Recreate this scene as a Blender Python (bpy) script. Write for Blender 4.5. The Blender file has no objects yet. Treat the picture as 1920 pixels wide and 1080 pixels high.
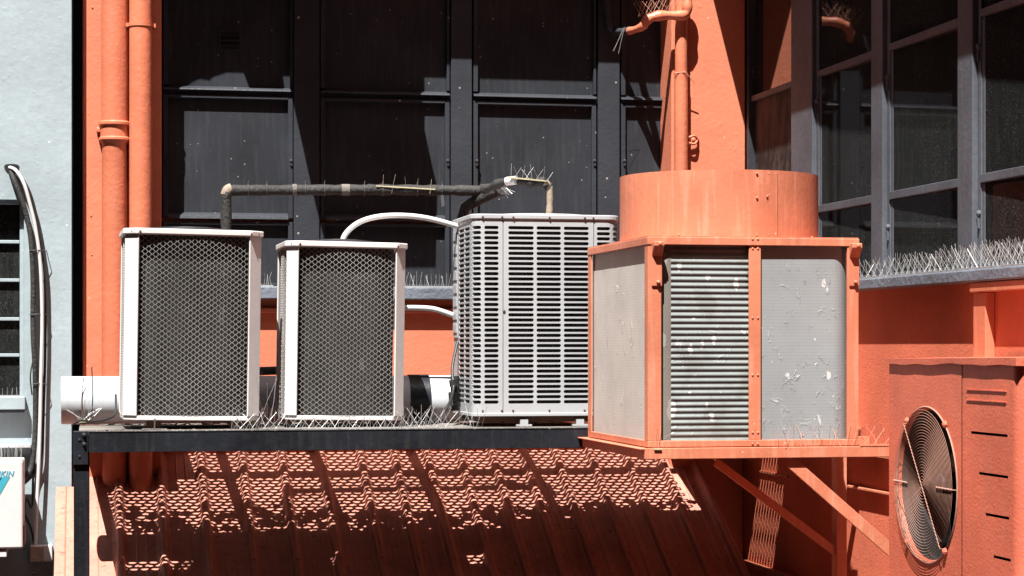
import bpy, math, random
from mathutils import Vector, Matrix
random.seed(7)
SC = bpy.context.scene
COL = SC.collection
PI = math.pi

# ------------------------------------------------------------------ camera
FPX = 4000.0; HZ = 650.0; TH = math.radians(11.2)
cam = bpy.data.objects.new('camera', bpy.data.cameras.new('camera'))
COL.objects.link(cam); SC.camera = cam
cam.data.sensor_width = 36; cam.data.lens = 36 * FPX / 1920
cam.data.shift_y = (HZ - 540) / 1920
cam.data.clip_end = 2000; cam.data.clip_start = 0.1
cam.rotation_euler = (PI / 2, 0, -TH)

# ------------------------------------------------------------------ light
SUN = Vector((0.26, 0.46, -1.0))
w = bpy.data.worlds.new('World'); SC.world = w; w.use_nodes = True
nt = w.node_tree; bg = nt.nodes['Background']
sky = nt.nodes.new('ShaderNodeTexSky'); sky.sky_type = 'NISHITA'; sky.sun_disc = False
sky.sun_elevation = math.atan2(1.0, math.hypot(SUN.x, SUN.y))
sky.sun_rotation = math.atan2(-SUN.x, -SUN.y)
nt.links.new(sky.outputs[0], bg.inputs[0]); bg.inputs[1].default_value = 0.05
sd = bpy.data.lights.new('sun', 'SUN'); sd.energy = 5.0; sd.angle = math.radians(0.3); sd.color = (1.0, 0.965, 0.91)
so = bpy.data.objects.new('sun', sd); COL.objects.link(so)
so.rotation_euler = SUN.to_track_quat('-Z', 'Y').to_euler(); so.location = (-3, -5, 12)
SC.view_settings.view_transform = 'Standard'; SC.view_settings.look = 'None'
SC.view_settings.exposure = 1.5; SC.view_settings.gamma = 1
SC.cycles.max_bounces = 6; SC.cycles.diffuse_bounces = 2; SC.cycles.glossy_bounces = 3

# ------------------------------------------------------------------ survey helpers
FX, FY = math.sin(TH), math.cos(TH); RX, RY = math.cos(TH), -math.sin(TH)
ROOF_A, ROOF_B = -5.846, 0.568         # lean-to roof plane z = A + B*y
def P(u, v, Y=None, X=None, Z=None, roof=None):
    t = (u - 960) / FPX; k = (HZ - v) / FPX
    dx, dy, dz = FX + t * RX, FY + t * RY, k
    if Y is not None: s = Y / dy
    elif X is not None: s = X / dx
    elif Z is not None: s = Z / dz
    else: s = (ROOF_A + (roof or 0)) / (dz - ROOF_B * dy)
    return Vector((dx * s, dy * s, dz * s))
def XA(u, Y): return P(u, HZ, Y=Y).x
def YA(u, X): return P(u, HZ, X=X).y

# ------------------------------------------------------------------ mesh builder
class MB:
    def __init__(s): s.v = []; s.f = []
    def add(s, vs, fs):
        n = len(s.v); s.v += [tuple(p) for p in vs]; s.f += [tuple(i + n for i in f) for f in fs]; return s
    def box(s, x0, x1, y0, y1, z0, z1):
        if x0 > x1: x0, x1 = x1, x0
        if y0 > y1: y0, y1 = y1, y0
        if z0 > z1: z0, z1 = z1, z0
        return s.add([(x0,y0,z0),(x1,y0,z0),(x1,y1,z0),(x0,y1,z0),(x0,y0,z1),(x1,y0,z1),(x1,y1,z1),(x0,y1,z1)],
              [(0,3,2,1),(4,5,6,7),(0,1,5,4),(1,2,6,5),(2,3,7,6),(3,0,4,7)])
    def prism(s, poly, axis, a, b):
        # poly counter-clockwise list of 2-D points; extruded along axis from a to b
        n = len(poly)
        def mk(p, c):
            return {'x': (c, p[0], p[1]), 'y': (p[0], c, p[1]), 'z': (p[0], p[1], c)}[axis]
        vs = [mk(p, a) for p in poly] + [mk(p, b) for p in poly]
        fs = [tuple(range(n - 1, -1, -1)), tuple(range(n, 2 * n))]
        fs += [(i, (i + 1) % n, n + (i + 1) % n, n + i) for i in range(n)]
        return s.add(vs, fs)
    def tube(s, pts, r, n=10, caps=True, closed=False):
        pts = [Vector(p) for p in pts]; m = len(pts)
        rs = r if isinstance(r, (list, tuple)) else [r] * m
        rings = []; up = None
        for i in range(m):
            if closed: t = (pts[(i + 1) % m] - pts[i - 1])
            else: t = pts[min(i + 1, m - 1)] - pts[max(i - 1, 0)]
            t.normalize()
            if up is None:
                up = Vector((0, 0, 1)) if abs(t.z) < 0.9 else Vector((1, 0, 0))
            a = (up - t * up.dot(t)); 
            if a.length < 1e-6: a = t.orthogonal()
            a.normalize(); up = a; b = t.cross(a)
            rings.append([pts[i] + (a * math.cos(2 * PI * k / n) + b * math.sin(2 * PI * k / n)) * rs[i] for k in range(n)])
        vs = [p for rg in rings for p in rg]; fs = []
        for i in range(m if closed else m - 1):
            j = (i + 1) % m
            for k in range(n):
                l = (k + 1) % n; fs.append((i * n + k, i * n + l, j * n + l, j * n + k))
        if caps and not closed:
            fs.append(tuple(range(n - 1, -1, -1))); fs.append(tuple((m - 1) * n + k for k in range(n)))
        return s.add(vs, fs)
    def bar(s, p, q, w, h):
        p = Vector(p); q = Vector(q); t = (q - p).normalized()
        up = Vector((0, 0, 1)) if abs(t.z) < 0.95 else Vector((0, 1, 0))
        a = t.cross(up).normalized() * (w / 2); b = a.normalized().cross(t) * (h / 2)
        vs = [c + i * a + j * b for c in (p, q) for i, j in ((-1,-1),(1,-1),(1,1),(-1,1))]
        return s.add(vs, [(0,1,2,3),(7,6,5,4),(0,4,5,1),(1,5,6,2),(2,6,7,3),(3,7,4,0)])
    def dome(s, c, nrm, r, h=None, n=8):
        h = h or r * 0.7; c = Vector(c); nrm = Vector(nrm).normalized(); a = nrm.orthogonal().normalized(); b = nrm.cross(a)
        vs = []; 
        for q, (rr, hh) in enumerate(((1, 0), (0.95, .45), (0.6, .85))):
            vs += [c + nrm * h * hh + (a * math.cos(2*PI*k/n) + b * math.sin(2*PI*k/n)) * r * rr for k in range(n)]
        vs.append(c + nrm * h); fs = []
        for q in range(2):
            fs += [(q*n+k, q*n+(k+1)%n, (q+1)*n+(k+1)%n, (q+1)*n+k) for k in range(n)]
        fs += [(2*n+k, 2*n+(k+1)%n, 3*n) for k in range(n)]
        return s.add(vs, fs)

def tag(o, label=None, cat=None, group=None, kind=None):
    if label: o['label'] = label
    if cat: o['category'] = cat
    if group: o['group'] = group
    if kind: o['kind'] = kind
    return o
def build(name, mb, mat, parent=None, bevel=0, smooth=False, local=False, solid=0):
    root = parent; off = Vector((0, 0, 0))
    if parent is not None and not local:
        p = parent
        while p is not None: off += p.location; p = p.parent
    me = bpy.data.meshes.new(name)
    me.from_pydata([(a - off.x, b - off.y, c - off.z) for a, b, c in mb.v], [], mb.f)
    me.materials.append(mat)
    o = bpy.data.objects.new(name, me); COL.objects.link(o)
    if parent is not None: o.parent = parent
    if smooth:
        me.polygons.foreach_set('use_smooth', [True] * len(me.polygons))
        me.set_sharp_from_angle(angle=math.radians(38))
    if solid:
        m = o.modifiers.new('solid', 'SOLIDIFY'); m.thickness = solid; m.offset = 0
    if bevel:
        m = o.modifiers.new('bevel', 'BEVEL'); m.width = bevel; m.segments = 2; m.limit_method = 'ANGLE'
    return o
def thing(name, label, cat, loc=(0, 0, 0), rot=(0, 0, 0), group=None):
    o = bpy.data.objects.new(name, None); COL.objects.link(o); o.empty_display_size = 0.1
    o.location = loc; o.rotation_euler = rot
    return tag(o, label, cat, group)
def single(name, mb, mat, label, cat, group=None, **k):
    # one-mesh thing with its origin at the base of its bounds
    xs = [p[0] for p in mb.v]; ys = [p[1] for p in mb.v]; zs = [p[2] for p in mb.v]
    c = ((min(xs)+max(xs))/2, (min(ys)+max(ys))/2, min(zs))
    mb.v = [(a-c[0], b-c[1], d-c[2]) for a, b, d in mb.v]
    o = build(name, mb, mat, **k); o.location = c
    return tag(o, label, cat, group)

# ------------------------------------------------------------------ materials
def lin(r, g, b):
    f = lambda c: (c / 255 / 12.92) if c <= 10 else (((c / 255) + 0.055) / 1.055) ** 2.4
    return (f(r), f(g), f(b), 1)
class NT:
    def __init__(s, name):
        s.m = bpy.data.materials.new(name); s.m.use_nodes = True; s.t = s.m.node_tree
        s.p = s.t.nodes['Principled BSDF']; s.tc = s.t.nodes.new('ShaderNodeTexCoord')
    def n(s, t, **k):
        x = s.t.nodes.new(t)
        for a, b in k.items(): setattr(x, a, b)
        return x
    def l(s, a, b): s.t.links.new(a, b)
    def mapped(s, scale):
        m = s.n('ShaderNodeMapping'); m.inputs['Scale'].default_value = scale; g = s.n('ShaderNodeNewGeometry')
        s.l(g.outputs['Position'], m.inputs[0]); return m.outputs[0]
    def noise(s, scale, detail=4, vec=None, rough=0.55, dist=0):
        x = s.n('ShaderNodeTexNoise'); x.inputs['Scale'].default_value = scale; x.inputs['Detail'].default_value = detail
        x.inputs['Roughness'].default_value = rough; x.inputs['Distortion'].default_value = dist
        s.l(vec or s.mapped((1, 1, 1)), x.inputs['Vector']); return x.outputs['Fac']
    def ramp(s, fac, a, b, c0=0.0, c1=1.0):
        r = s.n('ShaderNodeMapRange'); r.inputs[1].default_value = a; r.inputs[2].default_value = b
        r.inputs[3].default_value = c0; r.inputs[4].default_value = c1; s.l(fac, r.inputs[0]); return r.outputs[0]
    def mix(s, fac, a, b):
        x = s.n('ShaderNodeMix', data_type='RGBA')
        if isinstance(fac, (int, float)): x.inputs[0].default_value = fac
        else: s.l(fac, x.inputs[0])
        for c, i in ((a, 6), (b, 7)):
            if isinstance(c, tuple): x.inputs[i].default_value = c
            else: s.l(c, x.inputs[i])
        return x.outputs[2]
    def math(s, op, a, b=0.0):
        x = s.n('ShaderNodeMath', operation=op)
        for c, i in ((a, 0), (b, 1)):
            if isinstance(c, (int, float)): x.inputs[i].default_value = c
            else: s.l(c, x.inputs[i])
        return x.outputs[0]
    def bump(s, h, strength, dist=0.002, prev=None):
        b = s.n('ShaderNodeBump'); b.inputs['Strength'].default_value = strength; b.inputs['Distance'].default_value = dist
        s.l(h, b.inputs['Height'])
        if prev: s.l(prev, b.inputs['Normal'])
        return b.outputs[0]
def paint(name, col, rough=0.5, var=0.12, bump=0.3, bscale=90, bdist=0.002, speck=None, speckcol=(0.7,0.7,0.7,1),
          streak=0.0, streakcol=(0.02,0.02,0.02,1), metal=0.0, lumps=False, grit=0.0, spec=0.5, sr=0.075, gthr=0.62):
    k = NT(name)
    n1 = k.noise(3.5, 6); n2 = k.noise(40, 4)
    dark = tuple(c * (1 - 2.2 * var) for c in col[:3]) + (1,); light = tuple(min(1, c * (1 + var)) for c in col[:3]) + (1,)
    c = k.mix(k.ramp(n1, 0.3, 0.7), dark, light)
    c = k.mix(k.ramp(n2, 0.35, 0.75, 0, 0.3), c, tuple(x * 0.75 for x in col[:3]) + (1,))
    if streak:
        st = k.noise(6, 5, k.mapped((9, 9, 0.7)))
        c = k.mix(k.ramp(st, 0.5, 0.8, 0, streak), c, streakcol)
    if grit:
        g = k.noise(22, 8, rough=0.75)
        c = k.mix(k.ramp(g, gthr, gthr + 0.08, 0, grit), c, streakcol)
    if speck:
        v = k.n('ShaderNodeTexVoronoi'); v.inputs['Scale'].default_value = speck; k.l(k.mapped((1, 1, 1)), v.inputs['Vector'])
        v.inputs['Randomness'].default_value = 1
        sel = k.n('ShaderNodeSeparateColor'); k.l(v.outputs['Color'], sel.inputs[0])
        rad = k.ramp(sel.outputs[0], 0.55, 1.0, 0.0, sr)
        f = k.math('LESS_THAN', v.outputs['Distance'], rad)
        c = k.mix(k.math('MULTIPLY', f, 0.75), c, speckcol)
    k.l(c, k.p.inputs['Base Color'])
    k.l(k.ramp(n2, 0.2, 0.8, rough - 0.08, min(1, rough + 0.12)), k.p.inputs['Roughness'])
    k.p.inputs['Metallic'].default_value = metal; k.p.inputs['Specular IOR Level'].default_value = spec
    b = None
    if bump:
        b = k.bump(k.noise(bscale, 5), bump, bdist)
        if lumps:
            v = k.n('ShaderNodeTexVoronoi', feature='SMOOTH_F1'); v.inputs['Scale'].default_value = 26; k.l(k.mapped((1, 1, 1)), v.inputs['Vector'])
            b = k.bump(k.ramp(v.outputs['Distance'], 0.0, 0.16, 1, 0), 0.35, 0.0018, b)
            b = k.bump(k.noise(9, 3), 0.25, 0.008, b)
    if b: k.l(b, k.p.inputs['Normal'])
    return k.m
OR = (0.58,0.170,0.091,1)
M = {}
M['orange_wall'] = paint('orange_render', OR, 0.75, 0.06, 0.5, 60, 0.003, lumps=True, speck=12, speckcol=(0.608,0.304,0.19,1))
M['orange_rough'] = paint('orange_roughcast', (0.64,0.155,0.078,1), 0.8, 0.09, 0.6, 130, 0.003, grit=0.15, streakcol=(0.3,0.06,0.03,1), lumps=True)
M['orange_metal'] = paint('orange_painted_steel', (0.57,0.185,0.104,1), 0.45, 0.12, 0.35, 50, 0.003, speck=20, speckcol=(0.65,0.4,0.28,1), grit=0.3, streakcol=(0.64,0.32,0.22,1), streak=0.6)
M['orange_pipe'] = paint('orange_painted_iron', (0.585,0.174,0.095,1), 0.4, 0.10, 0.5, 45, 0.004, speck=24, speckcol=(0.65,0.32,0.2,1), lumps=True, streak=0.35, streakcol=(0.50,0.18,0.12,1))
M['faded_orange'] = paint('faded_orange_enamel', (0.58,0.134,0.076,1), 0.5, 0.10, 0.5, 110, 0.003, speck=20, speckcol=(0.6,0.36,0.28,1), grit=0.25, streakcol=(0.45,0.17,0.12,1), streak=0.5, lumps=True)
M['roof'] = paint('weathered_red_roof', (0.50,0.205,0.15,1), 0.5, 0.14, 0.3, 60, 0.002, speck=20, speckcol=(0.57,0.38,0.3,1), streak=0.4, streakcol=(0.10,0.045,0.03,1), grit=0.9, gthr=0.585)
M['charcoal'] = paint('charcoal_gloss_paint', (0.031,0.034,0.041,1), 0.4, 0.15, 0.35, 55, 0.002, speck=34, sr=0.13, spec=0.12, grit=0.3, gthr=0.6, speckcol=(0.3,0.28,0.25,1), streak=0.35, streakcol=(0.075,0.077,0.083,1))
M['slate'] = paint('slate_grey_paint', (0.082,0.09,0.108,1), 0.5, 0.14, 0.5, 50, 0.003, speck=24, sr=0.12, spec=0.25, speckcol=(0.4,0.4,0.4,1), streak=0.4, streakcol=(0.14,0.148,0.165,1))
M['frame'] = paint('charcoal_frame_paint', (0.038,0.0418,0.05092,1), 0.38, 0.12, 0.5, 60, 0.003, spec=0.15, sr=0.14, speck=22, speckcol=(0.38,0.3648,0.3192,1))
M['sill'] = paint('blue_grey_sill_paint', (0.1444,0.171,0.2128,1), 0.6, 0.15, 0.8, 45, 0.006, speck=20, speckcol=(0.38,0.38,0.38,1), lumps=True, grit=0.3, streakcol=(0.266,0.2736,0.304,1))
M['blackpaint'] = paint('black_beam_paint', (0.013,0.0155,0.021,1), 0.4, 0.25, 0.4, 60, 0.003, speck=24, spec=0.3, speckcol=(0.25,0.23,0.2,1), grit=0.4, streakcol=(0.05,0.045,0.04,1), streak=0.35)
M['bluegrey'] = paint('pale_blue_grey_render', (0.32,0.385,0.415,1), 0.8, 0.07, 0.5, 30, 0.003, lumps=True, speck=12, speckcol=(0.6,0.62,0.64,1), streak=0.5, streakcol=(0.28,0.33,0.35,1), grit=0.2)
M['white'] = paint('white_enamel', (0.608,0.5776,0.5776,1), 0.4, 0.04, 0.15, 60, 0.001, grit=0.12, streakcol=(0.304,0.228,0.1672,1))
M['steel_white'] = paint('grey_enamel', (0.385,0.398,0.415,1), 0.45, 0.05, 0.1, 60, 0.001, grit=0.08, streakcol=(0.19,0.152,0.1292,1))
M['wire'] = paint('pale_mesh_wire', (0.33,0.32,0.31,1), 0.5, 0.2, 0)
M['spike'] = paint('spike_steel', (0.4712,0.4712,0.4712,1), 0.35, 0.05, 0, metal=0.3)
M['spike_orange'] = paint('spike_painted', (0.57,0.266,0.19,1), 0.5, 0.05, 0)
M['yellow'] = paint('yellowed_plastic', (0.4712,0.418,0.266,1), 0.5, 0.12, 0.2)
M['duct'] = paint('grey_white_duct', (0.50,0.53,0.56,1), 0.45, 0.06, 0.15, 20, 0.003, grit=0.18, streakcol=(0.3,0.2,0.15,1))
M['conduit'] = paint('white_conduit', (0.5928,0.5852,0.5852,1), 0.35, 0.03, 0)
M['rubber'] = paint('black_insulation_foam', (0.0266,0.02508,0.02508,1), 0.7, 0.35, 1.0, 70, 0.006, grit=0.6, streakcol=(0.1292,0.114,0.0988,1))
M['tan'] = paint('tan_tape', (0.3648,0.2888,0.2204,1), 0.75, 0.25, 0.8, 60, 0.005, grit=0.6, streakcol=(0.152,0.0912,0.0684,1))
M['dark'] = paint('black_void', (0.00608,0.00608,0.00608,1), 0.8, 0.1, 0)  # near-black that paints in the shade of gaps, openings and interiors
M['tie'] = paint('cable_tie_plastic', (0.076,0.076,0.0836,1), 0.5, 0.1, 0)
M['debris'] = paint('dusty_debris', (0.1672,0.152,0.1368,1), 0.95, 0.35, 1.0, 120, 0.006, grit=0.7, streakcol=(0.38,0.3648,0.342,1))
M['grating'] = paint('painted_mesh_steel', (0.076,0.0456,0.038,1), 0.6, 0.2, 0)
M['wire_orange'] = paint('painted_guard_wire', (0.38,0.20,0.15,1), 0.4, 0.1, 0)
M['rust'] = paint('rusty_steel', (0.1216,0.0532,0.0304,1), 0.8, 0.3, 0.5)
M['cyan'] = paint('cyan_print', (0.0456,0.3192,0.418,1), 0.4, 0.05, 0)
M['ground'] = paint('asphalt', (0.038,0.038,0.038,1), 0.9, 0.2, 0.5)
M['cable'] = paint('black_cable', (0.0152,0.0152,0.0152,1), 0.45, 0.1, 0)

def glass_mat(name, base, spec_ior=1.5, dirt=0.5):
    k = NT(name)
    v = k.n('ShaderNodeTexNoise'); v.inputs['Scale'].default_value = 260; v.inputs['Detail'].default_value = 2; k.l(k.mapped((1, 1, 1)), v.inputs[0])
    big = k.noise(3, 4)
    sp = k.ramp(v.outputs['Fac'], 0.60, 0.72, 0, dirt)
    st = k.ramp(k.noise(8, 4, k.mapped((6, 6, 0.8))), 0.45, 0.8, 0, 0.30)
    c = k.mix(k.math('MULTIPLY', sp, k.ramp(big, 0.35, 0.65, 0.25, 1)), base, (0.25, 0.24, 0.22, 1))
    c = k.mix(st, c, (0.05, 0.055, 0.05, 1))
    k.l(c, k.p.inputs['Base Color']); k.p.inputs['Roughness'].default_value = 0.03
    k.p.inputs['IOR'].default_value = spec_ior
    return k.m
M['glass'] = glass_mat('dusty_dark_glass', (0.012, 0.013, 0.013, 1))
M['glass_clean'] = glass_mat('grazing_dark_glass', (0.02, 0.016, 0.014, 1), 2.2, 0.1)

def lean_pane(y0, y1, z0, z1, xf, xn):
    m = MB(); return m.add([(xn, y0, z0), (xf, y1, z0), (xf, y1, z1), (xn, y0, z1), (xn + .004, y0, z0), (xf + .004, y1, z0), (xf + .004, y1, z1), (xn + .004, y0, z1)],
        [(0,1,2,3)[::-1], (4,5,6,7), (0,1,5,4), (2,3,7,6), (1,2,6,5), (3,0,4,7)])
def brown_panel():
    k = NT('peeling_brown_panel')
    n = k.noise(7, 8, k.mapped((2, 2, 0.9)), rough=0.7)
    c = k.mix(k.ramp(n, 0.42, 0.56), (0.016, 0.014, 0.015, 1), (0.07, 0.05, 0.045, 1))
    k.l(c, k.p.inputs['Base Color']); k.p.inputs['Roughness'].default_value = 0.7; k.p.inputs['Specular IOR Level'].default_value = 0.15
    k.l(k.bump(k.noise(50, 4), 0.4, 0.003), k.p.inputs['Normal']); return k.m
M['brown'] = brown_panel()

def coil_mat(name, base, dark, finscale, axis='x', scuff=0.4, scuffcol=(0.75, 0.75, 0.74, 1), rough=0.55, rowp=None, patch=None, dents=0.0, flakes=0.0):
    """fins of a heat-exchanger coil: fine vertical lines plus irregular bent-fin scuffs"""
    k = NT(name)
    g = k.n('ShaderNodeNewGeometry'); sep = k.n('ShaderNodeSeparateXYZ'); k.l(g.outputs['Position'], sep.inputs[0])
    xy = k.math('ADD', sep.outputs[0], sep.outputs[1])
    fin = k.math('SINE', k.math('MULTIPLY', xy, 2 * PI / finscale))
    n = k.noise(5, 6)
    c = k.mix(k.ramp(n, 0.3, 0.7), tuple(x * 0.8 for x in base[:3]) + (1,), base)
    c = k.mix(k.ramp(fin, -1, 1, 0, 0.22), c, dark)
    if rowp:
        row = k.math('SINE', k.math('MULTIPLY', sep.outputs[2], 2 * PI / rowp))
        c = k.mix(k.ramp(row, 0.2, 1, 0, 0.25), c, dark)
    if patch:
        c = k.mix(k.ramp(k.noise(9, 5), 0.5, 0.62, 0, 0.6), c, patch)
    # scuffs: stretched voronoi flakes
    m = k.n('ShaderNodeMapping'); m.inputs['Scale'].default_value = (9, 9, 6); m.inputs['Rotation'].default_value = (0.2, 0.7, 0.3); k.l(g.outputs['Position'], m.inputs[0])
    ns = k.noise(1.9, 5, m.outputs[0], 0.65, 0.8)
    ns2 = k.noise(3.0, 5, m.outputs[0], 0.7, 1.0)
    f1 = k.ramp(ns, 0.66, 0.69, 0, scuff); f2 = k.ramp(ns2, 0.67, 0.69, 0, scuff)
    c = k.mix(f1, c, scuffcol); c = k.mix(k.ramp(ns2, 0.30, 0.27, 0, scuff), c, tuple(x * 0.25 for x in dark[:3]) + (1,)); c = k.mix(f2, c, scuffcol)
    if flakes:
        m2 = k.n('ShaderNodeMapping'); m2.inputs['Scale'].default_value = (34, 34, 15); m2.inputs['Rotation'].default_value = (0, 0.62, 0); k.l(g.outputs['Position'], m2.inputs[0])
        wob = k.n('ShaderNodeTexNoise'); wob.inputs['Scale'].default_value = 60; k.l(g.outputs['Position'], wob.inputs[0])
        add = k.n('ShaderNodeMixRGB'); add.blend_type = 'ADD'; add.inputs[0].default_value = 0.45; k.l(m2.outputs[0], add.inputs[1]); k.l(wob.outputs['Color'], add.inputs[2])
        v = k.n('ShaderNodeTexVoronoi'); v.inputs['Scale'].default_value = 0.8; k.l(add.outputs[0], v.inputs['Vector'])
        sel = k.n('ShaderNodeSeparateColor'); k.l(v.outputs['Color'], sel.inputs[0])
        big = k.noise(2.2, 3)
        rad = k.math('MULTIPLY', k.ramp(sel.outputs[0], 0.62, 1.0, 0.0, 0.50), k.ramp(big, 0.38, 0.62, 0.25, 1.0))
        ff = k.math('LESS_THAN', v.outputs['Distance'], rad)
        c = k.mix(k.math('MULTIPLY', ff, flakes), c, k.mix(k.ramp(sel.outputs[1], .3, .34), tuple(x * .3 for x in dark[:3]) + (1,), scuffcol))
    k.l(c, k.p.inputs['Base Color']); k.p.inputs['Roughness'].default_value = rough; k.p.inputs['Metallic'].default_value = 0.1
    b = k.bump(k.ramp(ns, 0.6, 0.75), 0.6, 0.003)
    b = k.bump(k.ramp(ns2, 0.6, 0.7), 0.4 + dents, 0.002, b)
    b = k.bump(fin, 0.35, 0.001, b)
    k.l(b, k.p.inputs['Normal']); return k.m
M['coil_dusty'] = coil_mat('dusty_brown_coil', (0.022,0.020,0.018,1), (0.008,0.007,0.006,1), 0.0042, scuff=0.3, scuffcol=(0.2,0.19,0.17,1), patch=(0.012,0.011,0.010,1), flakes=0.25)
M['coil_black'] = coil_mat('sooty_coil', (0.076,0.0722,0.0646,1), (0.0152,0.0152,0.0152,1), 0.004, scuff=0.3, scuffcol=(0.228,0.2128,0.19,1))
M['coil_tube'] = coil_mat('ridged_green_grey_coil', (0.24,0.265,0.26,1), (0.08,0.09,0.09,1), 0.0035, scuff=0.5, flakes=0.75, scuffcol=(.55,.55,.54,1), patch=(0.12,0.12,0.11,1))
M['coil_corner'] = coil_mat('dusty_corner_coil', (0.20,0.185,0.165,1), (0.10,0.09,0.08,1), 0.0035, scuff=0.4, flakes=0.3, scuffcol=(.5,.48,.45,1))
M['coil_grey'] = coil_mat('scuffed_grey_coil', (0.33,0.35,0.36,1), (0.18,0.19,0.195,1), 0.0035, scuff=0.75, rowp=0.011, dents=0.5, flakes=0.9, scuffcol=(.62,.62,.61,1))
M['coil_left'] = coil_mat('dented_beige_coil', (0.62,0.58,0.54,1), (0.38,0.3496,0.3192,1), 0.006, scuff=0.35, scuffcol=(0.646,0.6232,0.5928,1), rowp=0.01, dents=0.6, flakes=0.25)

# ------------------------------------------------------------------ setting
g = MB(); g.add([(-400,-400,-4.2),(400,-400,-4.2),(400,400,-4.2),(-400,400,-4.2)], [(0,1,2,3)])
tag(build('ground', g, M['ground']), kind='structure')

YW = 9.50      # back wall glass plane
YP = 9.31      # pilaster faces
XR = XA(1398, YP)    # right wall frame plane
ZT, ZB = 2.35, -4.2

# ================================================================== orange building
bld = thing('orange_building', 'orange painted building with charcoal window bays meeting in an inside corner', 'building', (XR, YW + 0.3, ZB))
xl = XA(155, YP)
m = MB().box(xl, XR + 0.3, YW + 0.012, YW + 0.3, ZB, ZT)
build('wall', m, M['orange_wall'], bld)
# apron below the back sill
zs_t = P(750, 538, Y=9.40).z; zs_b = P(750, 562, Y=9.40).z
m = MB().box(XA(303, YP), XR, YW - 0.035, YW + 0.012, ZB, zs_b); build('apron_wall', m, M['orange_wall'], bld)
m = MB().box(XA(303, YP), XR - 0.002, YW - 0.065, YW - 0.035, P(750, 587, Y=9.45).z, P(750, 578, Y=9.45).z)
build('moulding', m, M['orange_wall'], bld, bevel=0.004)
m = MB().box(XA(303, YP) + 0.001, XR, 9.40, YW + 0.01, zs_b, zs_t); build('window_sill', m, M['sill'], bld, bevel=0.006)
# pilasters
m = MB().box(xl, XA(303, YP), YP, YW + 0.012, ZB, ZT); build('pilaster', m, M['orange_wall'], bld, bevel=0.006)
m = MB().box(XA(1259, YP), XR - 0.001, YP, YW + 0.012, zs_t + 0.001, ZT); build('pilaster', m, M['orange_wall'], bld, bevel=0.006)
m = MB().box(XA(1259, YP), XR - 0.003, YP + 0.02, YW + 0.012, ZB, zs_b - 0.002); build('pilaster', m, M['orange_wall'], bld, bevel=0.006)
# fixings on the pilaster
m = MB()
for (u, v, r) in ((173, 14, .005), (172, 478, .004), (171, 405, .004), (185, 242, .010), (1300, 262, .009)):
    build('wall_plug', MB().dome(P(u, v, Y=YP), (0, -1, 0), r), M['orange_pipe'], bld)
m = MB().tube([P(191, v, Y=YP - 0.001) for v in range(-20, 880, 30)], 0.0013, 4); build('seam_wire', m, M['orange_pipe'], bld)

# ---- back-wall windows
YF, YS = 9.462, 9.474       # mullion front, sash front
bays = [(306, 549), (601, 843), (888, 1118), (1165, 1258)]
mull = [(551, 599), (846, 885), (1122, 1162)]
for a, b in mull:
    mm = MB().box(XA(a, YF), XA(b, YF), YF, YW + 0.011, zs_t, ZT)
    build('mullion', mm, M['frame'], bld, bevel=0.003)
zr = lambda v: P(750, v, Y=YS).z
rows = [(zr(-190), zr(176)), (zr(186), zr(412)), (zr(419), zs_t + 0.001)]
for bi, (a, b) in enumerate(bays):
    x0, x1 = XA(a, YS), XA(b, YS)
    xm = [(XA(a_, YF), XA(b_, YF)) for a_, b_ in mull]
    wf = MB(); wf.box(x0 - 0.004, x1 + 0.004, YW - 0.012, YW + 0.010, zr(186), zr(176))
    wnd = build('window', wf, M['frame'], bld, bevel=0.002)
    for ri, (zt, zb) in enumerate(rows):
        pn = MB().box(x0 - 0.006, x1 + 0.006, YW, YW + 0.008, zb, zt if ri else ZT)
        build('pane', pn, M['charcoal'], wnd)
        s = MB(); t = 0.022
        if ri == 0:
            s.box(x0, x0 + 0.02, YS, YW - 0.0005, zb + 0.018, ZT); s.box(x1 - 0.012, x1, YS, YW - 0.0005, zb + 0.018, ZT)
            # sloping weathered ledge
            s.prism([(YS - 0.014, zb - 0.004), (YS - 0.010, zb + 0.004), (YW - 0.001, zb + 0.017), (YW - 0.001, zb - 0.004)], 'x', x0, x1)
            build('sash', s, M['frame'], wnd, bevel=0.0015)
            continue
        s.box(x0, x0 + 0.020, YS, YW - 0.0005, zb, zt); s.box(x1 - 0.020, x1, YS, YW - 0.0005, zb, zt)
        s.box(x0 + 0.020, x1 - 0.020, YS - 0.001, YW - 0.0005, zt - 0.014, zt)
        if ri == 1:
            s.prism([(YS - 0.012, zb - 0.006), (YS - 0.006, zb + 0.010), (YW - 0.0005, zb + 0.024), (YW - 0.0005, zb - 0.006)], 'x', x0 + 0.02, x1 - 0.02)
        else: s.box(x0 + 0.020, x1 - 0.020, YS, YW - 0.0005, zb, zb + 0.014)
        build('sash', s, M['frame'], wnd, bevel=0.0015)
    for uu in (a + 6, b - 3):
        h = MB().dome((XA(uu, YS), YS, P(uu, 302, Y=YS).z), (0, -1, 0), 0.009, 0.007)
        h.box(XA(uu, YS) - 0.005, XA(uu, YS) + 0.005, YS - 0.006, YS, P(uu, 306, Y=YS).z - 0.012, P(uu, 306, Y=YS).z)
        build('hinge', h, M['frame'], wnd)
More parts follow.
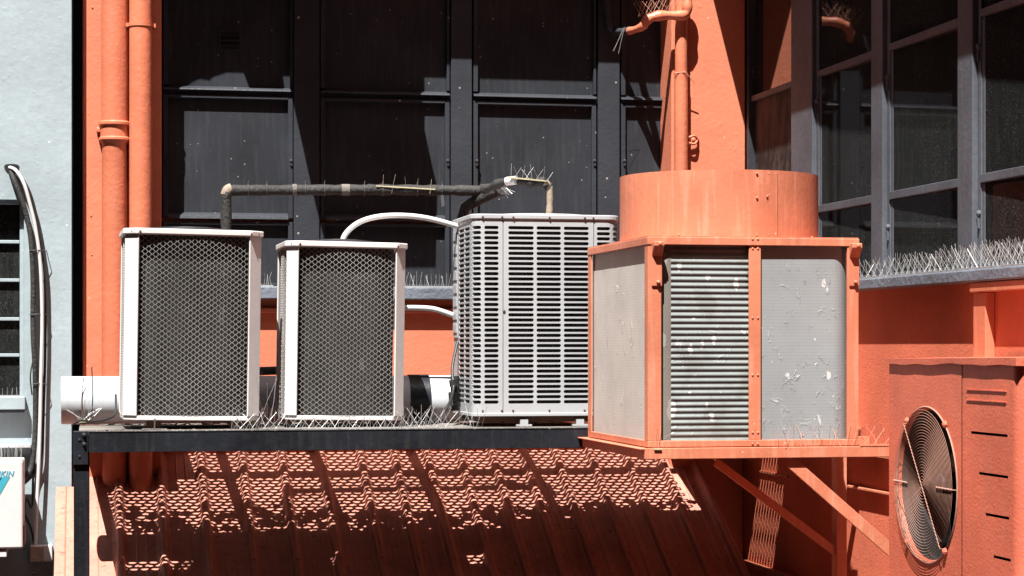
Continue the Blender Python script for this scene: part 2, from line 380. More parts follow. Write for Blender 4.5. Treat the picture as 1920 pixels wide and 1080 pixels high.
# louvre vent in the first bay
c0 = P(414, 60, Y=YW); c1 = P(449, 92, Y=YW)
v_ = MB(); 
v_.box(c0.x - .01, c1.x + .01, YW - .006, YW - .0005, c0.z, c0.z + .01); v_.box(c0.x - .01, c1.x + .01, YW - .006, YW - .0005, c1.z - .01, c1.z)
v_.box(c0.x - .01, c0.x, YW - .006, YW - .0005, c1.z, c0.z); v_.box(c1.x, c1.x + .01, YW - .006, YW - .0005, c1.z, c0.z)
for i in range(3):
    z = c1.z + 0.01 + i * 0.023
    v_.prism([(YW - 0.016, z), (YW - 0.001, z + 0.014), (YW - 0.001, z + 0.017), (YW - 0.016, z + 0.003)], 'x', c0.x, c1.x)
build('air_vent', v_, M['frame'], bld)

# ---- eaves (just above the picture) that shade the top of both walls
ZE = 2.20
zE = ZE
def shade_src(u, v, Yplane, t):      # the point t above that shades wall point (u, v)
    p = P(u, v, Y=Yplane); return Vector((p.x + SUN.x * -t, p.y + SUN.y * -t, p.z + t))
pe = shade_src(1000, 151, YW, 0); te = ZE - pe.z; ye = YW - SUN.y * te
xe = XR - SUN.x * (ZE - 0.985)
m = MB().box(XA(155, YP) - 0.2, xe, ye, YW + 0.3, ZE, ZE + 0.12); build('eave', m, M['orange_metal'], bld)
m = MB().box(XA(155, YP), XR + 0.3, YP, YW + 0.3, ZE + 0.121, 25.0); m.box(XR, XR + 0.3, -5.9, YP - 0.001, ZE + 0.121, 25.0); build('added_upper_wall', m, M['orange_wall'], bld)  # upper walls added above the frame to block sky light
m = MB().box(-0.8, XA(156, YP), YW + 0.45, YW + 0.7, ZB, 8.0); build('gap_shade_sheet', m, M['dark'], bld)  # black infill added so the gap reads as deep shade
m = MB().box(xe, XR + 0.3, -3.0, YW + 0.3, ZE, ZE + 0.12); build('eave', m, M['orange_metal'], bld)
# unseen ragged sheet added at the eave, outline shaped to shadow the first bay
prof = [(300,178),(345,178),(352,160),(362,152),(375,147),(392,150),(400,143),(425,135),(455,132),(462,150),(472,178),(532,178),(533,160),(530,142),(549,142),(552,178),
        (553,150),(600,150)]
tf = ZE - P(450, 140, Y=YW).z
pts = []
for (u, v) in prof:
    p = P(u, v, Y=YW); tt = (YW - ye + 0.012) / SUN.y; pts.append((p.x - SUN.x * tt, p.z + tt))
poly = pts + [(pts[-1][0], ZE + 0.05), (pts[0][0], ZE + 0.05)]
m = MB().prism(poly, 'y', ye - 0.014, ye - 0.010); build('shadow_cutout', m, M['orange_metal'], bld)
# made-up block under the eave, shaped to cast the second bay's shadow
ys = 8.98; tt = (YW - ys) / SUN.y
hp = []
for (u, v) in ((546,178),(597,412),(794,412),(797,262),(786,215),(773,152),(773,60),(546,60)):
    p = P(u, v, Y=YW); hp.append((p.x - SUN.x * tt, p.z + tt))
m = MB().prism(hp[::-1], 'y', ys - 0.10, ys); build('shadow_block', m, M['orange_metal'], bld)
# overflow pipe under the eave, throws the diagonal shadow on the last bay
pa = P(1245, 318, Y=YW); L = 1.35
z0 = pa.z + L; x0_ = pa.x - SUN.x * L
m = MB().tube([(x0_, YW - 0.01, z0), (x0_ , YW - SUN.y * L, z0)], 0.017, 10); build('overflow_pipe', m, M['orange_pipe'], bld)

# ---- right wall (faces left)
zr_b = P(1609, 545, X=XR - 0.04).z; zr_t = P(1609, 524, X=XR - 0.04).z
m = MB().box(XR, XR + 0.3, -3.0, YW + 0.012, ZB, zr_b); build('wall', m, M['orange_rough'], bld)
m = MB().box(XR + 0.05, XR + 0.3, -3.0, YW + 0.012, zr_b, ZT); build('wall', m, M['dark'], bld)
m = MB().box(XR - 0.055, XR + 0.049, 4.5, 9.399, zr_b, zr_t); build('window_sill', m, M['sill'], bld, bevel=0.006)
for a, b in ((1483, 1527), (1633, 1660), (1795, 1830), (1968, 2010)):
    ya, yb = YA(a, XR), YA(b, XR)
    mm = MB().box(XR, XR + 0.05, yb + 0.03, ya, zr_t, ZT); build('mullion', mm, M['slate'], bld, bevel=0.003)
    mm = MB().box(XR + 0.018, XR + 0.049, yb, yb + 0.0295, zr_t, ZT); build('mullion', mm, M['slate'], bld, bevel=0.002)
rb = [(1400, 1483), (1527, 1633), (1660, 1795), (1830, 1968)]
zA = P(1640, 96, X=XR).z; zA2 = P(1720, 354, X=XR).z; 
for bi, (a, b) in enumerate(rb):
    yb, ya = YA(a, XR), YA(b, XR)         # yb far end, ya near end
    xs = XR + 0.018
    s = MB()
    wnd = build('window', MB().box(XR + 0.012, XR + 0.049, ya, yb, zA - 0.012, zA + 0.012), M['slate'], bld, bevel=0.002)
    if bi == 0:
        build('pane', MB().box(XR + 0.035, XR + 0.04, ya, yb - 0.02, zA + 0.012, ZT), M['glass_clean'], wnd)
        build('panel', MB().box(XR + 0.03, XR + 0.04, ya, yb - 0.02, zr_t, zA - 0.012), M['brown'], wnd)
        build('sash', MB().box(XR + 0.0, XR + 0.049, yb - 0.03, yb, zr_t, ZT), M['frame'], wnd)
    else:
        build('pane', lean_pane(ya, yb, zA + 0.012, ZT, XR + 0.0235, XR + 0.046), M['glass'], wnd)
        build('pane', lean_pane(ya, yb, zA2 + 0.01, zA - 0.012, XR + 0.0235, XR + 0.046), M['glass'], wnd)
        build('pane', lean_pane(ya, yb, zr_t, zA2 - 0.02, XR + 0.0235, XR + 0.046), M['glass'], wnd)
        s = MB(); 
        s.box(XR + 0.014, XR + 0.0355, ya, yb, zA2 - 0.018, zA2 + 0.012)
        s.box(XR + 0.022, XR + 0.0355, yb - 0.022, yb, zr_t, zA2 - 0.019); s.box(XR + 0.022, XR + 0.0355, yb - 0.022, yb, zA2 + 0.013, zA - 0.013)
        s.box(XR + 0.022, XR + 0.0355, ya, ya + 0.018, zr_t, zA2 - 0.019); s.box(XR + 0.022, XR + 0.0355, ya, ya + 0.018, zA2 + 0.013, zA - 0.013)
        s.box(XR + 0.022, XR + 0.0355, ya + 0.019, yb - 0.023, zr_t, zr_t + 0.02)
        build('sash', s, M['slate'], wnd, bevel=0.002)
        for zz in (zA - 0.11, zA2 - 0.12):
            h = MB().dome((XR + 0.018, yb + 0.012, zz), (-1, 0, 0), 0.012, 0.012)
            h.box(XR + 0.010, XR + 0.0175, yb + 0.008, yb + 0.016, zz - 0.05, zz - 0.008)
            build('hinge', h, M['slate'], wnd)
# steel column and ledges on the right wall
ya = YA(1843, XR); yb = YA(1866, XR)
m = MB().box(XR - 0.035, XR - 0.0005, yb, ya, ZB, zr_b - 0.035); build('column', m, M['orange_metal'], bld, bevel=0.003)
m = MB().box(XR - 0.048, XR - 0.0005, 4.5, ya, zr_b - 0.034, zr_b - 0.002); build('lintel', m, M['orange_metal'], bld, bevel=0.003)
zl = P(1620, 913, X=XR).z
m = MB().box(XR - 0.022, XR - 0.0005, 6.2, YA(1578, XR), zl - 0.012, zl); build('ledge', m, M['orange_metal'], bld, bevel=0.003)
zl2 = P(1440, 1062, X=XR).z
m = MB().box(XR - 0.03, XR - 0.0005, 7.0, YW - 0.04, zl2 - 0.02, zl2); build('ledge', m, M['orange_metal'], bld, bevel=0.004)
m = MB().box(XR - 0.008, XR - 0.0005, YA(1555, XR) + 0.5, YA(1400, XR) - .2, P(1450, 890, X=XR).z, P(1450, 886, X=XR).z); build('seam', m, M['orange_metal'], bld)

# ================================================================== neighbouring building
YN = 9.2
nb = thing('neighbour_building', 'pale blue grey rendered building with a small dark window at far left', 'building', (-1.5, YN + 0.5, ZB))
xe_n = XA(134, YN)
wx0, wx1 = XA(-120, YN), XA(45, YN)
wz0, wz1 = P(30, 742, Y=YN).z, P(30, 377, Y=YN).z
m = MB(); yb_ = YN + 0.9
m.box(wx1, xe_n, YN, yb_, ZB, 8.0); m.box(-6, wx0, YN, yb_, ZB, 8.0)
m.box(wx0, wx1, YN, yb_, ZB, wz0); m.box(wx0, wx1, YN, yb_, wz1, 8.0)
m.box(wx0, wx1, YN + 0.2, yb_, wz0, wz1)
build('wall', m, M['bluegrey'], nb)
fr = MB(); yf = YN + 0.02
fr.box(wx1 - 0.018, wx1 - 0.0005, yf, yf + 0.03, wz0, wz1); fr.box(wx0, wx1 - 0.019, yf, yf + 0.03, wz1 - 0.012, wz1)
for v in (453, 525, 598, 666):
    z = P(20, v, Y=YN).z; fr.box(wx0, wx1 - 0.019, yf + 0.002, yf + 0.028, z - 0.007, z + 0.007)
wn = build('window', fr, M['bluegrey'], nb, bevel=0.002)
build('pane', MB().box(wx0, wx1 - 0.019, yf + 0.02, yf + 0.024, wz0, wz1 - 0.013), M['glass'], wn)
m = MB().box(wx0, XA(48, YN), YN - 0.05, YN + 0.018, P(30, 768, Y=YN).z, P(30, 743, Y=YN).z); build('window_sill', m, M['bluegrey'], nb, bevel=0.004)
m = MB().box(wx0, XA(46, YN), YN - 0.05, YN - 0.002, P(30, 773, Y=YN).z, P(30, 769, Y=YN).z); build('drip_edge', m, M['blackpaint'], nb)
m = MB().box(wx0, XA(58, YN), YN - 0.06, YN - 0.0005, P(30, 838, Y=YN).z, P(30, 833, Y=YN).z); build('canopy', m, M['steel_white'], nb)
m = MB().box(wx0, XA(40, YN), YN - 0.03, YN - 0.0005, P(30, 381, Y=YN).z, P(30, 375, Y=YN).z); build('lintel', m, M['blackpaint'], nb)
hc = P(22, 316, Y=YN - 0.001)
m = MB(); m.add([hc + Vector((0.03*math.cos(a)*(1+.15*math.sin(3*a)), -0.001, 0.024*math.sin(a)*(1+.2*math.cos(2*a)))) for a in [i*PI/8 for i in range(16)]], [tuple(range(15,-1,-1))])
build('pipe_hole', m, M['dark'], nb)

# ================================================================== unseen building added behind the viewer to block sky light
M['brick'] = paint('dark_brick', (0.09,0.055,0.045,1), 0.85, 0.2, 0.5)
ob = thing('added_brick_building', 'dark brick building added behind the viewer to block sky light', 'building', (0, -6.5, ZB))
m = MB().box(-9, 9, -9, -6, ZB, 22); build('wall', m, M['brick'], ob)
for i in range(6):
    for j in range(4):
        build('window', MB().box(-8 + i * 2.8, -6.8 + i * 2.8, -5.999, -5.95, -2.5 + j * 3.4, -0.8 + j * 3.4), M['glass'], ob)
m = MB().box(-9, -5.2, -5.9, 9.1, ZB, 15); build('sky_block_wing', m, M['brick'], ob)  # unseen wing added on the left to block more sky

# ================================================================== lean-to roof
roof = thing('metal_roof', 'weathered red ribbed sheet metal roof sloping beneath the platform', 'roof', P(640, 868, Y=9.46))
def rz(y): return ROOF_A + ROOF_B * y
XL = P(128, 950, roof=0).x; XRT = 2.66
nx, ny = 0, 0
nrm = Vector((0, -ROOF_B, 1)).normalized()
ribu = [222, 300, 378, 456, 531, 605, 680, 744, 806, 869, 930, 990, 1050, 1115, 1181, 1245, 1305]
ribx = [P(u, 880, roof=0).x for u in ribu]
secs = [(XL, 0)]
for x in ribx:
    h = 0.032; 
    secs += [(x - 0.030, 0), (x - 0.020, 0.006), (x - 0.012, h * .85), (x - 0.006, h), (x + 0.006, h), (x + 0.012, h * .85), (x + 0.020, 0.006), (x + 0.030, 0)]
secs.append((XRT, 0))
# small stiffening lines in the pans
full = []
for i, (x, h) in enumerate(secs):
    full.append((x, h))
    if i + 1 < len(secs) and secs[i + 1][0] - x > 0.08:
        for q in (1/3, 2/3):
            xx = x + (secs[i + 1][0] - x) * q; full += [(xx - 0.006, 0), (xx, 0.003), (xx + 0.006, 0)]
m = MB(); y0r, y1r = 6.9, 9.463
vs = []
for y in (y0r, y1r):
    vs += [Vector((x, y, rz(y))) + nrm * h for x, h in full]
n = len(full)
m.add(vs, [(i, i + 1, n + i + 1, n + i) for i in range(n - 1)])
build('roof_sheet', m, M['roof'], roof, solid=0.002)
m = MB(); 
vs = []
xa, xb = P(105, 950, roof=0).x, XL + 0.03
for y in (y0r, 9.20 - 0.002):
    for x, h in ((xa, -0.1), (xa, 0.035), ((xa + xb) / 2 - .004, 0.035), ((xa + xb) / 2, 0.039), ((xa + xb) / 2 + .004, 0.035), (xb, 0.035), (xb, 0.003)):
        vs.append(Vector((x, y, rz(y))) + nrm * h)
m.add(vs, [(i, i + 1, 7 + i + 1, 7 + i) for i in range(6)])
build('verge_flashing', m, M['roof'], roof, solid=0.002)
for x in ribx:
    for y in (8.72, 9.1):
        if random.random() < 0.5: build('roofing_screw', MB().dome(Vector((x, y, rz(y))) + nrm * 0.033, nrm, 0.008, 0.007), M['roof'], roof)

# ================================================================== platform
YB = 7.79; ZPL = P(640, 806, Y=YB).z
xbl, xbr = XA(137, YB), XA(1112, YB) + 0.05
pf = thing('steel_platform', 'black steel beam platform of expanded mesh carrying the cooling units', 'platform', (xbl, YB, ZB))
zbb = P(640, 844, Y=YB).z
m = MB().box(XA(166, YB), xbr, YB, YB + 0.006, zbb, ZPL); m.box(XA(166, YB), xbr, YB, YB + 0.05, ZPL - 0.007, ZPL + 0.001); m.box(XA(166, YB), xbr, YB + 0.0061, YB + 0.05, zbb, zbb + 0.006)
build('beam', m, M['blackpaint'], pf, bevel=0.0015)
m = MB().box(XA(138, YB), XA(168, YB), YB + 0.008, YB + 0.07, ZB, zbb + 0.06); build('post', m, M['blackpaint'], pf, bevel=0.003)
m = MB().box(XA(137, YB), XA(165, YB), YB - 0.004, YB + 0.0075, P(150, 872, Y=YB).z, P(150, 808, Y=YB).z)
pl = build('corner_plate', m, M['blackpaint'], pf, bevel=0.003)
for (u, v) in ((158, 816.5), (158, 834), (149, 825), (149, 856)):
    b_ = MB().dome(P(u, v, Y=YB - 0.004), (0, -1, 0), 0.0095 if u == 158 else 0.006, 0.004, 12)
    if u == 158: b_.dome(P(u, v, Y=YB - 0.008), (0, -1, 0), 0.0055, 0.008, 6)
    build('bolt', b_, M['blackpaint'] if u == 158 else M['dark'], pl)
zo = ZPL - 0.012
for y, h in ((9.18, .035),):
    build('bearer', MB().box(xbl + .02, XRT + 0.2, y, y + 0.038, zo - h, zo - 0.004), M['orange_metal'], pf)
for u in (137, 430, 640, 860, 1112):
    x = XA(u, YB) + 0.02; build('cross_beam', MB().box(x, x + 0.035, YB + 0.051, 9.46, zo - 0.05, zo - 0.0465 + 0.04), M['blackpaint'], pf)
# expanded metal mesh: every cell is a lens-shaped hole in the sheet
def expanded(x0, x1, y0, y1, z, lw=0.042, sw=0.0255, fx=0.80, fy=0.50):
    m = MB(); nr = int((y1 - y0) / sw); ncx = int((x1 - x0) / lw)
    for r in range(nr):
        yc = y0 + (r + 0.5) * sw; sh = (r % 2) * lw / 2
        for c in range(ncx):
            xc = x0 + sh + (c + 0.5) * lw
            # brick-like cell boundary, lens hole
            o = [(-.5, 0), (-.5, -.5), (0, -.5), (.5, -.5), (.5, 0), (.5, .5), (0, .5), (-.5, .5)]
            i_ = [(-.5*fx, 0), (-.27*fx, -.42*fy), (0, -.5*fy), (.27*fx, -.42*fy), (.5*fx, 0), (.27*fx, .42*fy), (0, .5*fy), (-.27*fx, .42*fy)]
            vs = [(xc + a * lw, yc + b * sw, z) for a, b in o] + [(xc + a * lw, yc + b * sw, z) for a, b in i_]
            m.add(vs, [(k, (k + 1) % 8, 8 + (k + 1) % 8, 8 + k) for k in range(8)])
    return m
build('mesh_floor', expanded(xbl + 0.02, 2.52, YB + 0.03, 9.45, zo), M['grating'], pf)
build('mesh_floor', expanded(2.70, XR + 0.05, 8.60, 9.0, zo, 0.06, 0.019, 0.93, 0.5), M['grating'], pf)
dk = MB().box(1.93, 2.735, YB + .03, 8.84, zo + .001, zo + .006); dk.box(2.53, 2.735, 8.841, 9.44, zo + .001, zo + .006)  # solid plates added to keep sunlight off the roof and walls below
dk.box(2.736, XR - .003, YB + .03, 8.62, zo + .001, zo + .006); dk.box(2.736, XR - .003, 8.98, 9.44, zo + .001, zo + .006)
dk.box(xbl + .025, XA(338, 9.3), 9.2, 9.445, zo + .001, zo + .006); dk.box(xbl + .025, XA(300, 9.3), 9.07, 9.199, zo + .001, zo + .006)
build('light_block_plate', dk, M['orange_metal'], pf)
build('deck_edge', MB().box(xbl + .02, xbr - .02, YB + .0505, 8.42, ZPL - .009, ZPL - .001), M['debris'], pf)
build('wall_rail', MB().box(XR - .048, XR - .0005, 6.9, 8.8, zo - .095, zo - .088), M['orange_metal'], pf)
m = MB()
for i in range(420):
    x = random.uniform(xbl + 0.02, xbr - 0.1); y = YB + abs(random.gauss(0, 0.035)) + 0.004; s_ = random.uniform(0.002, 0.007) * (1.4 if random.random() < .15 else 1)
    m.dome((x, y, ZPL - 0.001), (random.gauss(0, .2), random.gauss(0, .2), 1), s_, s_ * 0.8, 5)
for i in range(170):          # clumps added on the mesh to break up the light below
    cx_, cy_ = random.uniform(xbl + .1, 2.5), random.choice((8.68, 8.74, 8.80, 8.84)) + abs(random.gauss(0, .03)); 
    for j in range(5):
        m.dome((cx_ + random.gauss(0, .03), cy_ + random.gauss(0, .016), zo), (random.gauss(0, .3), random.gauss(0, .3), 1), random.uniform(.010, .028), .004, 6)
tag(build('debris', m, M['debris'], None), 'grey dust and droppings on the platform, plus clumps added to break up light', 'debris', kind='stuff')

# ================================================================== cooling units
def rrect_path(w, d, r, x0=0, y0=0, seg=6):
    """closed rounded rectangle, starts at back-left going to front-left, front, right, back (y grows away)"""
    pts = []
    for cx, cy, a0 in ((x0 + r, y0 + r, PI), (x0 + w - r, y0 + r, 1.5 * PI), (x0 + w - r, y0 + d - r, 0), (x0 + r, y0 + d - r, PI / 2)):
        for i in range(seg + 1):
            a = a0 + (PI / 2) * i / seg; pts.append((cx + r * math.cos(a), cy + r * math.sin(a)))
    return pts
def wall_strip(m, pts, z0, z1, closed=False, nz=1, disp=None):
    n = len(pts); rows_ = []
    nrm2 = []
    for i in range(n):
        a = pts[(i - 1) % n] if (closed or i > 0) else pts[i]; b = pts[(i + 1) % n] if (closed or i < n - 1) else pts[i]
        t = Vector((b[0] - a[0], b[1] - a[1])); t.normalize(); nrm2.append((t.y, -t.x))
    vs = []
    for k in range(nz + 1):
        z = z0 + (z1 - z0) * k / nz; d = disp(z) if disp else 0
        for p, q in zip(pts, nrm2): vs.append((p[0] + q[0] * d, p[1] + q[1] * d, z))
    fs = []
    for k in range(nz):
        for i in range(n if closed else n - 1):
            j = (i + 1) % n; fs.append((k * n + i, k * n + j, (k + 1) * n + j, (k + 1) * n + i))
    return m.add(vs, fs)

def hexmesh(fn, w, h, cx, p, t):
    """squeezed honeycomb of flat strands on (s, z) mapped by fn; columns cx apart, cells p tall"""
    m = MB(); a = 0.0019
    def strand(q0, q1):
        dx, dz = q1[0] - q0[0], q1[1] - q0[1]; L = math.hypot(dx, dz); nx_, nz_ = -dz / L * t / 2, dx / L * t / 2
        q = [(q0[0] + nx_, q0[1] + nz_), (q0[0] - nx_, q0[1] - nz_), (q1[0] - nx_, q1[1] - nz_), (q1[0] + nx_, q1[1] + nz_)]
        q = [(min(max(x, 0), w), min(max(z, 0), h)) for x, z in q]
        if max(x for x, z in q) - min(x for x, z in q) < 1e-5 or max(z for x, z in q) - min(z for x, z in q) < 1e-5: return
        m.add([fn(*c) for c in q], [(0, 1, 2, 3)])
    for c in range(int(w / cx) + 2):
        for r in range(int(h / p) + 2):
            x = c * cx; z = (r + (c % 2) / 2) * p - p / 2
            strand((x - a, z), (x + a, z)); strand((x + a, z), (x + cx - a, z + p / 2)); strand((x - a, z), (x - cx + a, z + p / 2))
    return m

def mesh_unit(label, u_left, Yf, v_top, v_bot, width, depth, c=0.047, rz_=0.0, roll=0.0, group=None):
    base = P(u_left, v_bot, Y=Yf + c)
    ZB_ = base.z; H = P(u_left + 60, v_top, Y=Yf).z - ZB_
    t = thing('condenser_unit', label, 'condenser unit', (base.x, Yf, ZB_), (0, roll, rz_), 'mesh fronted condenser units')
    W, D = width, depth
    out = [(0, c), (c, 0), (W - c, 0), (W, c), (W, D - c), (W - c, D), (c, D), (0, D - c)]
    def inset(e): return [(x + (e if x < W/2 else -e), y + (e if y < D/2 else -e)) for x, y in out]
    # base tray and lid
    m = MB().prism(inset(0.004), 'z', 0, 0.016); build('base_tray', m, M['white'], t, local=True, bevel=0.002)
    m = MB().prism(inset(-0.007), 'z', H - 0.022, H); lid = build('lid', m, M['white'], t, local=True, bevel=0.004)
    for (x, y, nx_, ny_) in ((c + .006, -.007, 0, -1), (c - .022, 0.012, -.7, -.7), (W - c + .004, -.007, 0, -1), (W - .014, .022, .7, -.7)):
        s = MB().dome((x, y, H - 0.013), (nx_, ny_, 0), 0.0042, 0.004, 8); build('screw', s, M['rust'], lid, local=True)
    # fan guard on the lid
    m = MB(); cx, cy = W / 2, D / 2
    for k in range(1, 9):
        r = 0.022 * k * (W / 0.46); h = H + 0.016 * (1 - (k / 8.5) ** 2) + 0.002
        m.tube([(cx + r * math.cos(a), cy + r * math.sin(a), h) for a in [i * PI / 16 for i in range(32)]], 0.0018, 4, closed=True)
    for q in range(3):
        a = q * PI / 3; r = 0.18 * (W / 0.46)
        m.tube([(cx + r * s * math.cos(a), cy + r * s * math.sin(a), H + 0.003 + 0.016 * (1 - s * s)) for s in (-1, -.5, 0, .5, 1)], 0.002, 4)
    build('fan_guard', m, M['blackpaint'], t, local=True)
    # chamfered corner posts
    th = 0.006
    for i, j in ((0, 1), (2, 3), (4, 5), (6, 7)):
        a, b = Vector(out[i]), Vector(out[j]); tn = (b - a).normalized(); nn = Vector((-tn.y, tn.x))
        a2, b2 = a + nn * th, b + nn * th
        e = 0.006
        din = {0: (0, e), 2: (-e, 0), 4: (0, -e), 6: (e, 0)}[i]
        m = MB().prism([tuple(a), tuple(b), tuple(b2), tuple(a2)], 'z', 0.016, H - 0.022)
        build('corner_post', m, M['white'], t, local=True, bevel=0.002)
    # honeycomb faces
    fw = W - 2 * c; fh = H - 0.04
    bow = 0.016
    def front(s, z): return (c + s, 0.019 - bow * (1 - (2 * s / fw - 1) ** 2) , 0.017 + z)
    build('mesh_guard', hexmesh(front, fw, fh, 0.0129, 0.0195, 0.0013), M['wire'], t, local=True, solid=0.0012)
    dw = D - 2 * c
    def left(s, z): return (0.018 - bow * (1 - (2 * s / dw - 1) ** 2), c + s, 0.017 + z)
    build('mesh_guard', hexmesh(left, dw, fh, 0.0129, 0.0195, 0.0013), M['wire'], t, local=True, solid=0.0012)
    # coil wrapping round inside
    m = MB(); ins = 0.036
    wall_strip(m, rrect_path(W - 2 * ins, D - 2 * ins, 0.06, ins, ins, 8), 0.017, H - 0.023, closed=True)
    build('coil', m, M['coil_dusty'], t, local=True, smooth=True)
    # blurry drain feet
    for x in (0.18 * W, 0.78 * W):
        f = MB().box(x, x + 0.05, 0.03, 0.07, ZPL - ZB_ - 0.001, -0.001); build('foot', f, M['rust'], t, local=True)
        f = MB().tube([(x + 0.025, 0.0, ZPL - ZB_ - 0.005), (x + 0.025, 0.0, 0.006)], 0.003, 6); build('stud', f, M['tie'], t, local=True)
        f = MB().box(x - .02, x + 0.07, -0.012, 0.03, ZPL - ZB_ + .0015, ZPL - ZB_ + 0.005); build('foot', f, M['debris'], t, local=True)
    return t
mesh_unit('taller white condenser with honeycomb mesh sides, leftmost on the black platform', 230, 7.95, 427, 787, 0.504, 0.42, rz_=math.radians(1.6), roll=math.radians(0.8))
mesh_unit('shorter white honeycomb mesh condenser under the white arched conduit', 533, 7.97, 451, 786.5, 0.452, 0.41, c=0.040, rz_=math.radians(0.8), roll=math.radians(0.8))

# ---- louvred grey condenser
def louvred():
    Yf = 7.98; b = P(905, 781, Y=Yf); ZB_ = b.z; H = P(1010, 402, Y=Yf).z - ZB_
    xl_, xr_ = XA(884, Yf + 0.03), XA(1153, Yf + 0.08)
    W = xr_ - xl_; D = 0.45; R = 0.042; RR = 0.055
    t = thing('condenser_unit', 'large grey condenser with rows of rounded louvre slots on all sides', 'condenser unit', (xl_, Yf, ZB_), (0, 0, 0))
    # plan path: back-left -> left side -> big front-left corner -> front -> front-right corner -> right side
    path = [(0, D - 0.02), (0, R)]
    N = 8
    for i in range(1, N + 1):
        a = PI + (PI / 2) * i / N; path.append((R + R * math.cos(a), R + R * math.sin(a)))
    path.append((W - RR, 0))
    for i in range(1, N + 1):
        a = 1.5 * PI + (PI / 2) * i / N; path.append((W - RR + RR * math.cos(a), RR + RR * math.sin(a)))
    path.append((W, D - 0.02))
    cum = [0]
    for i in range(1, len(path)): cum.append(cum[-1] + math.dist(path[i - 1], path[i]))
    def at(s):
        s = min(max(s, 0), cum[-1])
        for i in range(1, len(path)):
            if s <= cum[i] + 1e-9:
                q = (s - cum[i - 1]) / (cum[i] - cum[i - 1]); a, b_ = path[i - 1], path[i]
                dx, dy = (b_[0] - a[0]), (b_[1] - a[1]); L = math.hypot(dx, dy)
                return (a[0] + dx * q, a[1] + dy * q, dy / L, -dx / L)
    def mp(s, z, inn=0.0):
        x, y, nx_, ny_ = at(s); return (x - nx_ * inn, y - ny_ * inn, z)
    s_front = cum[1 + N]            # arc length where the flat front begins (x = R)
    def s_of_x(x): return s_front + (x - R)
    def u2s(u): return s_of_x(XA(u, Yf) - xl_)
    cols = [(0.12, 0.235), (0.25, 0.36), (s_front - 0.052, s_front - 0.010)]
    cols += [(u2s(908), u2s(935))]
    cols += [(u2s(953), u2s(1001)), (u2s(1006), u2s(1052)), (u2s(1057), u2s(1104)), (u2s(1119), u2s(1119) + 0.055), (u2s(1119) + 0.066, u2s(1119) + 0.115), (u2s(1119)+0.13, u2s(1119) + 0.2), (u2s(1119)+0.215, u2s(1119) + 0.285)]
    c2 = []
    for a, b_ in sorted(cols):
        if c2 and a < c2[-1][1] + 0.006: a = c2[-1][1] + 0.008
        if b_ - a > 0.015: c2.append((a, b_))
    cols = c2
    zlo, zhi = 0.045, H - 0.042; nr = 35; p = (zhi - zlo) / nr; sh = 0.0127
    bound = [0] + [(cols[i][1] + cols[i + 1][0]) / 2 for i in range(len(cols) - 1)] + [cum[-1]]
    m = MB()
    def quadstrip(s0, s1, z0, z1):
        k = max(1, int((s1 - s0) / 0.012)); vs = []
        for z in (z0, z1):
            vs += [mp(s0 + (s1 - s0) * i / k, z) for i in range(k + 1)]
        m.add(vs, [(i, i + 1, k + 1 + i + 1, k + 1 + i) for i in range(k)])
    quadstrip(0, cum[-1], 0.012, zlo); quadstrip(0, cum[-1], zhi, H - 0.018)
    for ci, (a, b_) in enumerate(cols):
        s0, s1 = bound[ci], bound[ci + 1]
        for r in range(nr):
            z0, z1 = zlo + r * p, zlo + (r + 1) * p; zc = (z0 + z1) / 2; r_ = sh / 2
            K = 6
            top = []; bot = []; ins = []
            for i in range(K + 1): 
                th_ = PI / 2 + PI * i / K * 1.0
                ins.append((a + r_ + r_ * math.cos(th_), zc + r_ * math.sin(th_)))      # left semicircle top->bottom
            mid = [(a + r_ + (b_ - a - 2 * r_) * q, zc - r_) for q in (0.33, 0.66)]
            ins += mid
            for i in range(K + 1):
                th_ = -PI / 2 + PI * i / K
                ins.append((b_ - r_ + r_ * math.cos(th_), zc + r_ * math.sin(th_)))
            ins += [(a + r_ + (b_ - a - 2 * r_) * q, zc + r_) for q in (0.66, 0.33)]
            outp = []
            for (s, z) in ins:      # project to cell rectangle
                if s <= a + r_ + 1e-9 and abs(z - zc) < r_ * 0.95: outp.append((s0, min(max(zc + (z - zc) / r_ * (p / 2) * 1.0, z0), z1)))
                else: outp.append((s if not (s <= a + r_ + 1e-9) else s, z1 if z > zc else z0))
            # corners: force
            outp = []
            for (s, z) in ins:
                dz = (z - zc) / r_
                if s < a + r_ - 1e-6: outp.append((s0, zc + max(-1, min(1, dz * 1.15)) * p / 2))
                elif s > b_ - r_ + 1e-6: outp.append((s1, zc + max(-1, min(1, dz * 1.15)) * p / 2))
                else: outp.append((s, z1 if dz > 0 else z0))
            n_ = len(ins)
            vs = [mp(*q) for q in outp] + [mp(*q) for q in ins] + [mp(s, z, 0.007) for s, z in ins]
            fs = [(k, (k + 1) % n_, n_ + (k + 1) % n_, n_ + k) for k in range(n_)] + [(n_ + k, n_ + (k + 1) % n_, 2 * n_ + (k + 1) % n_, 2 * n_ + k) for k in range(n_)]
            m.add(vs, fs)
            # corner triangles
            for sc, zc2, i0, i1 in ((s0, z1, 0, 1), (s0, z0, K, K - 1), (s1, z0, K + 3, K + 4), (s1, z1, 2 * K + 3, 2 * K + 2)):
                m.add([mp(sc, zc2), mp(*outp[i0]), mp(*outp[i1])], [(0, 1, 2)])
    build('louvre_panel', m, M['steel_white'], t, local=True)
    m = MB()
    for s in (u2s(943), u2s(1113)):
        x, y, nx_, ny_ = at(s); m.box(x - 0.001, x + 0.001, y - 0.0012, y + 0.001, 0.012, H - 0.018)
    build('panel_seam', m, M['tie'], t, local=True)
    m = MB()
    full_ = [(x, y) for x, y, *_ in [at(cum[-1] * i / 90) for i in range(91)]]
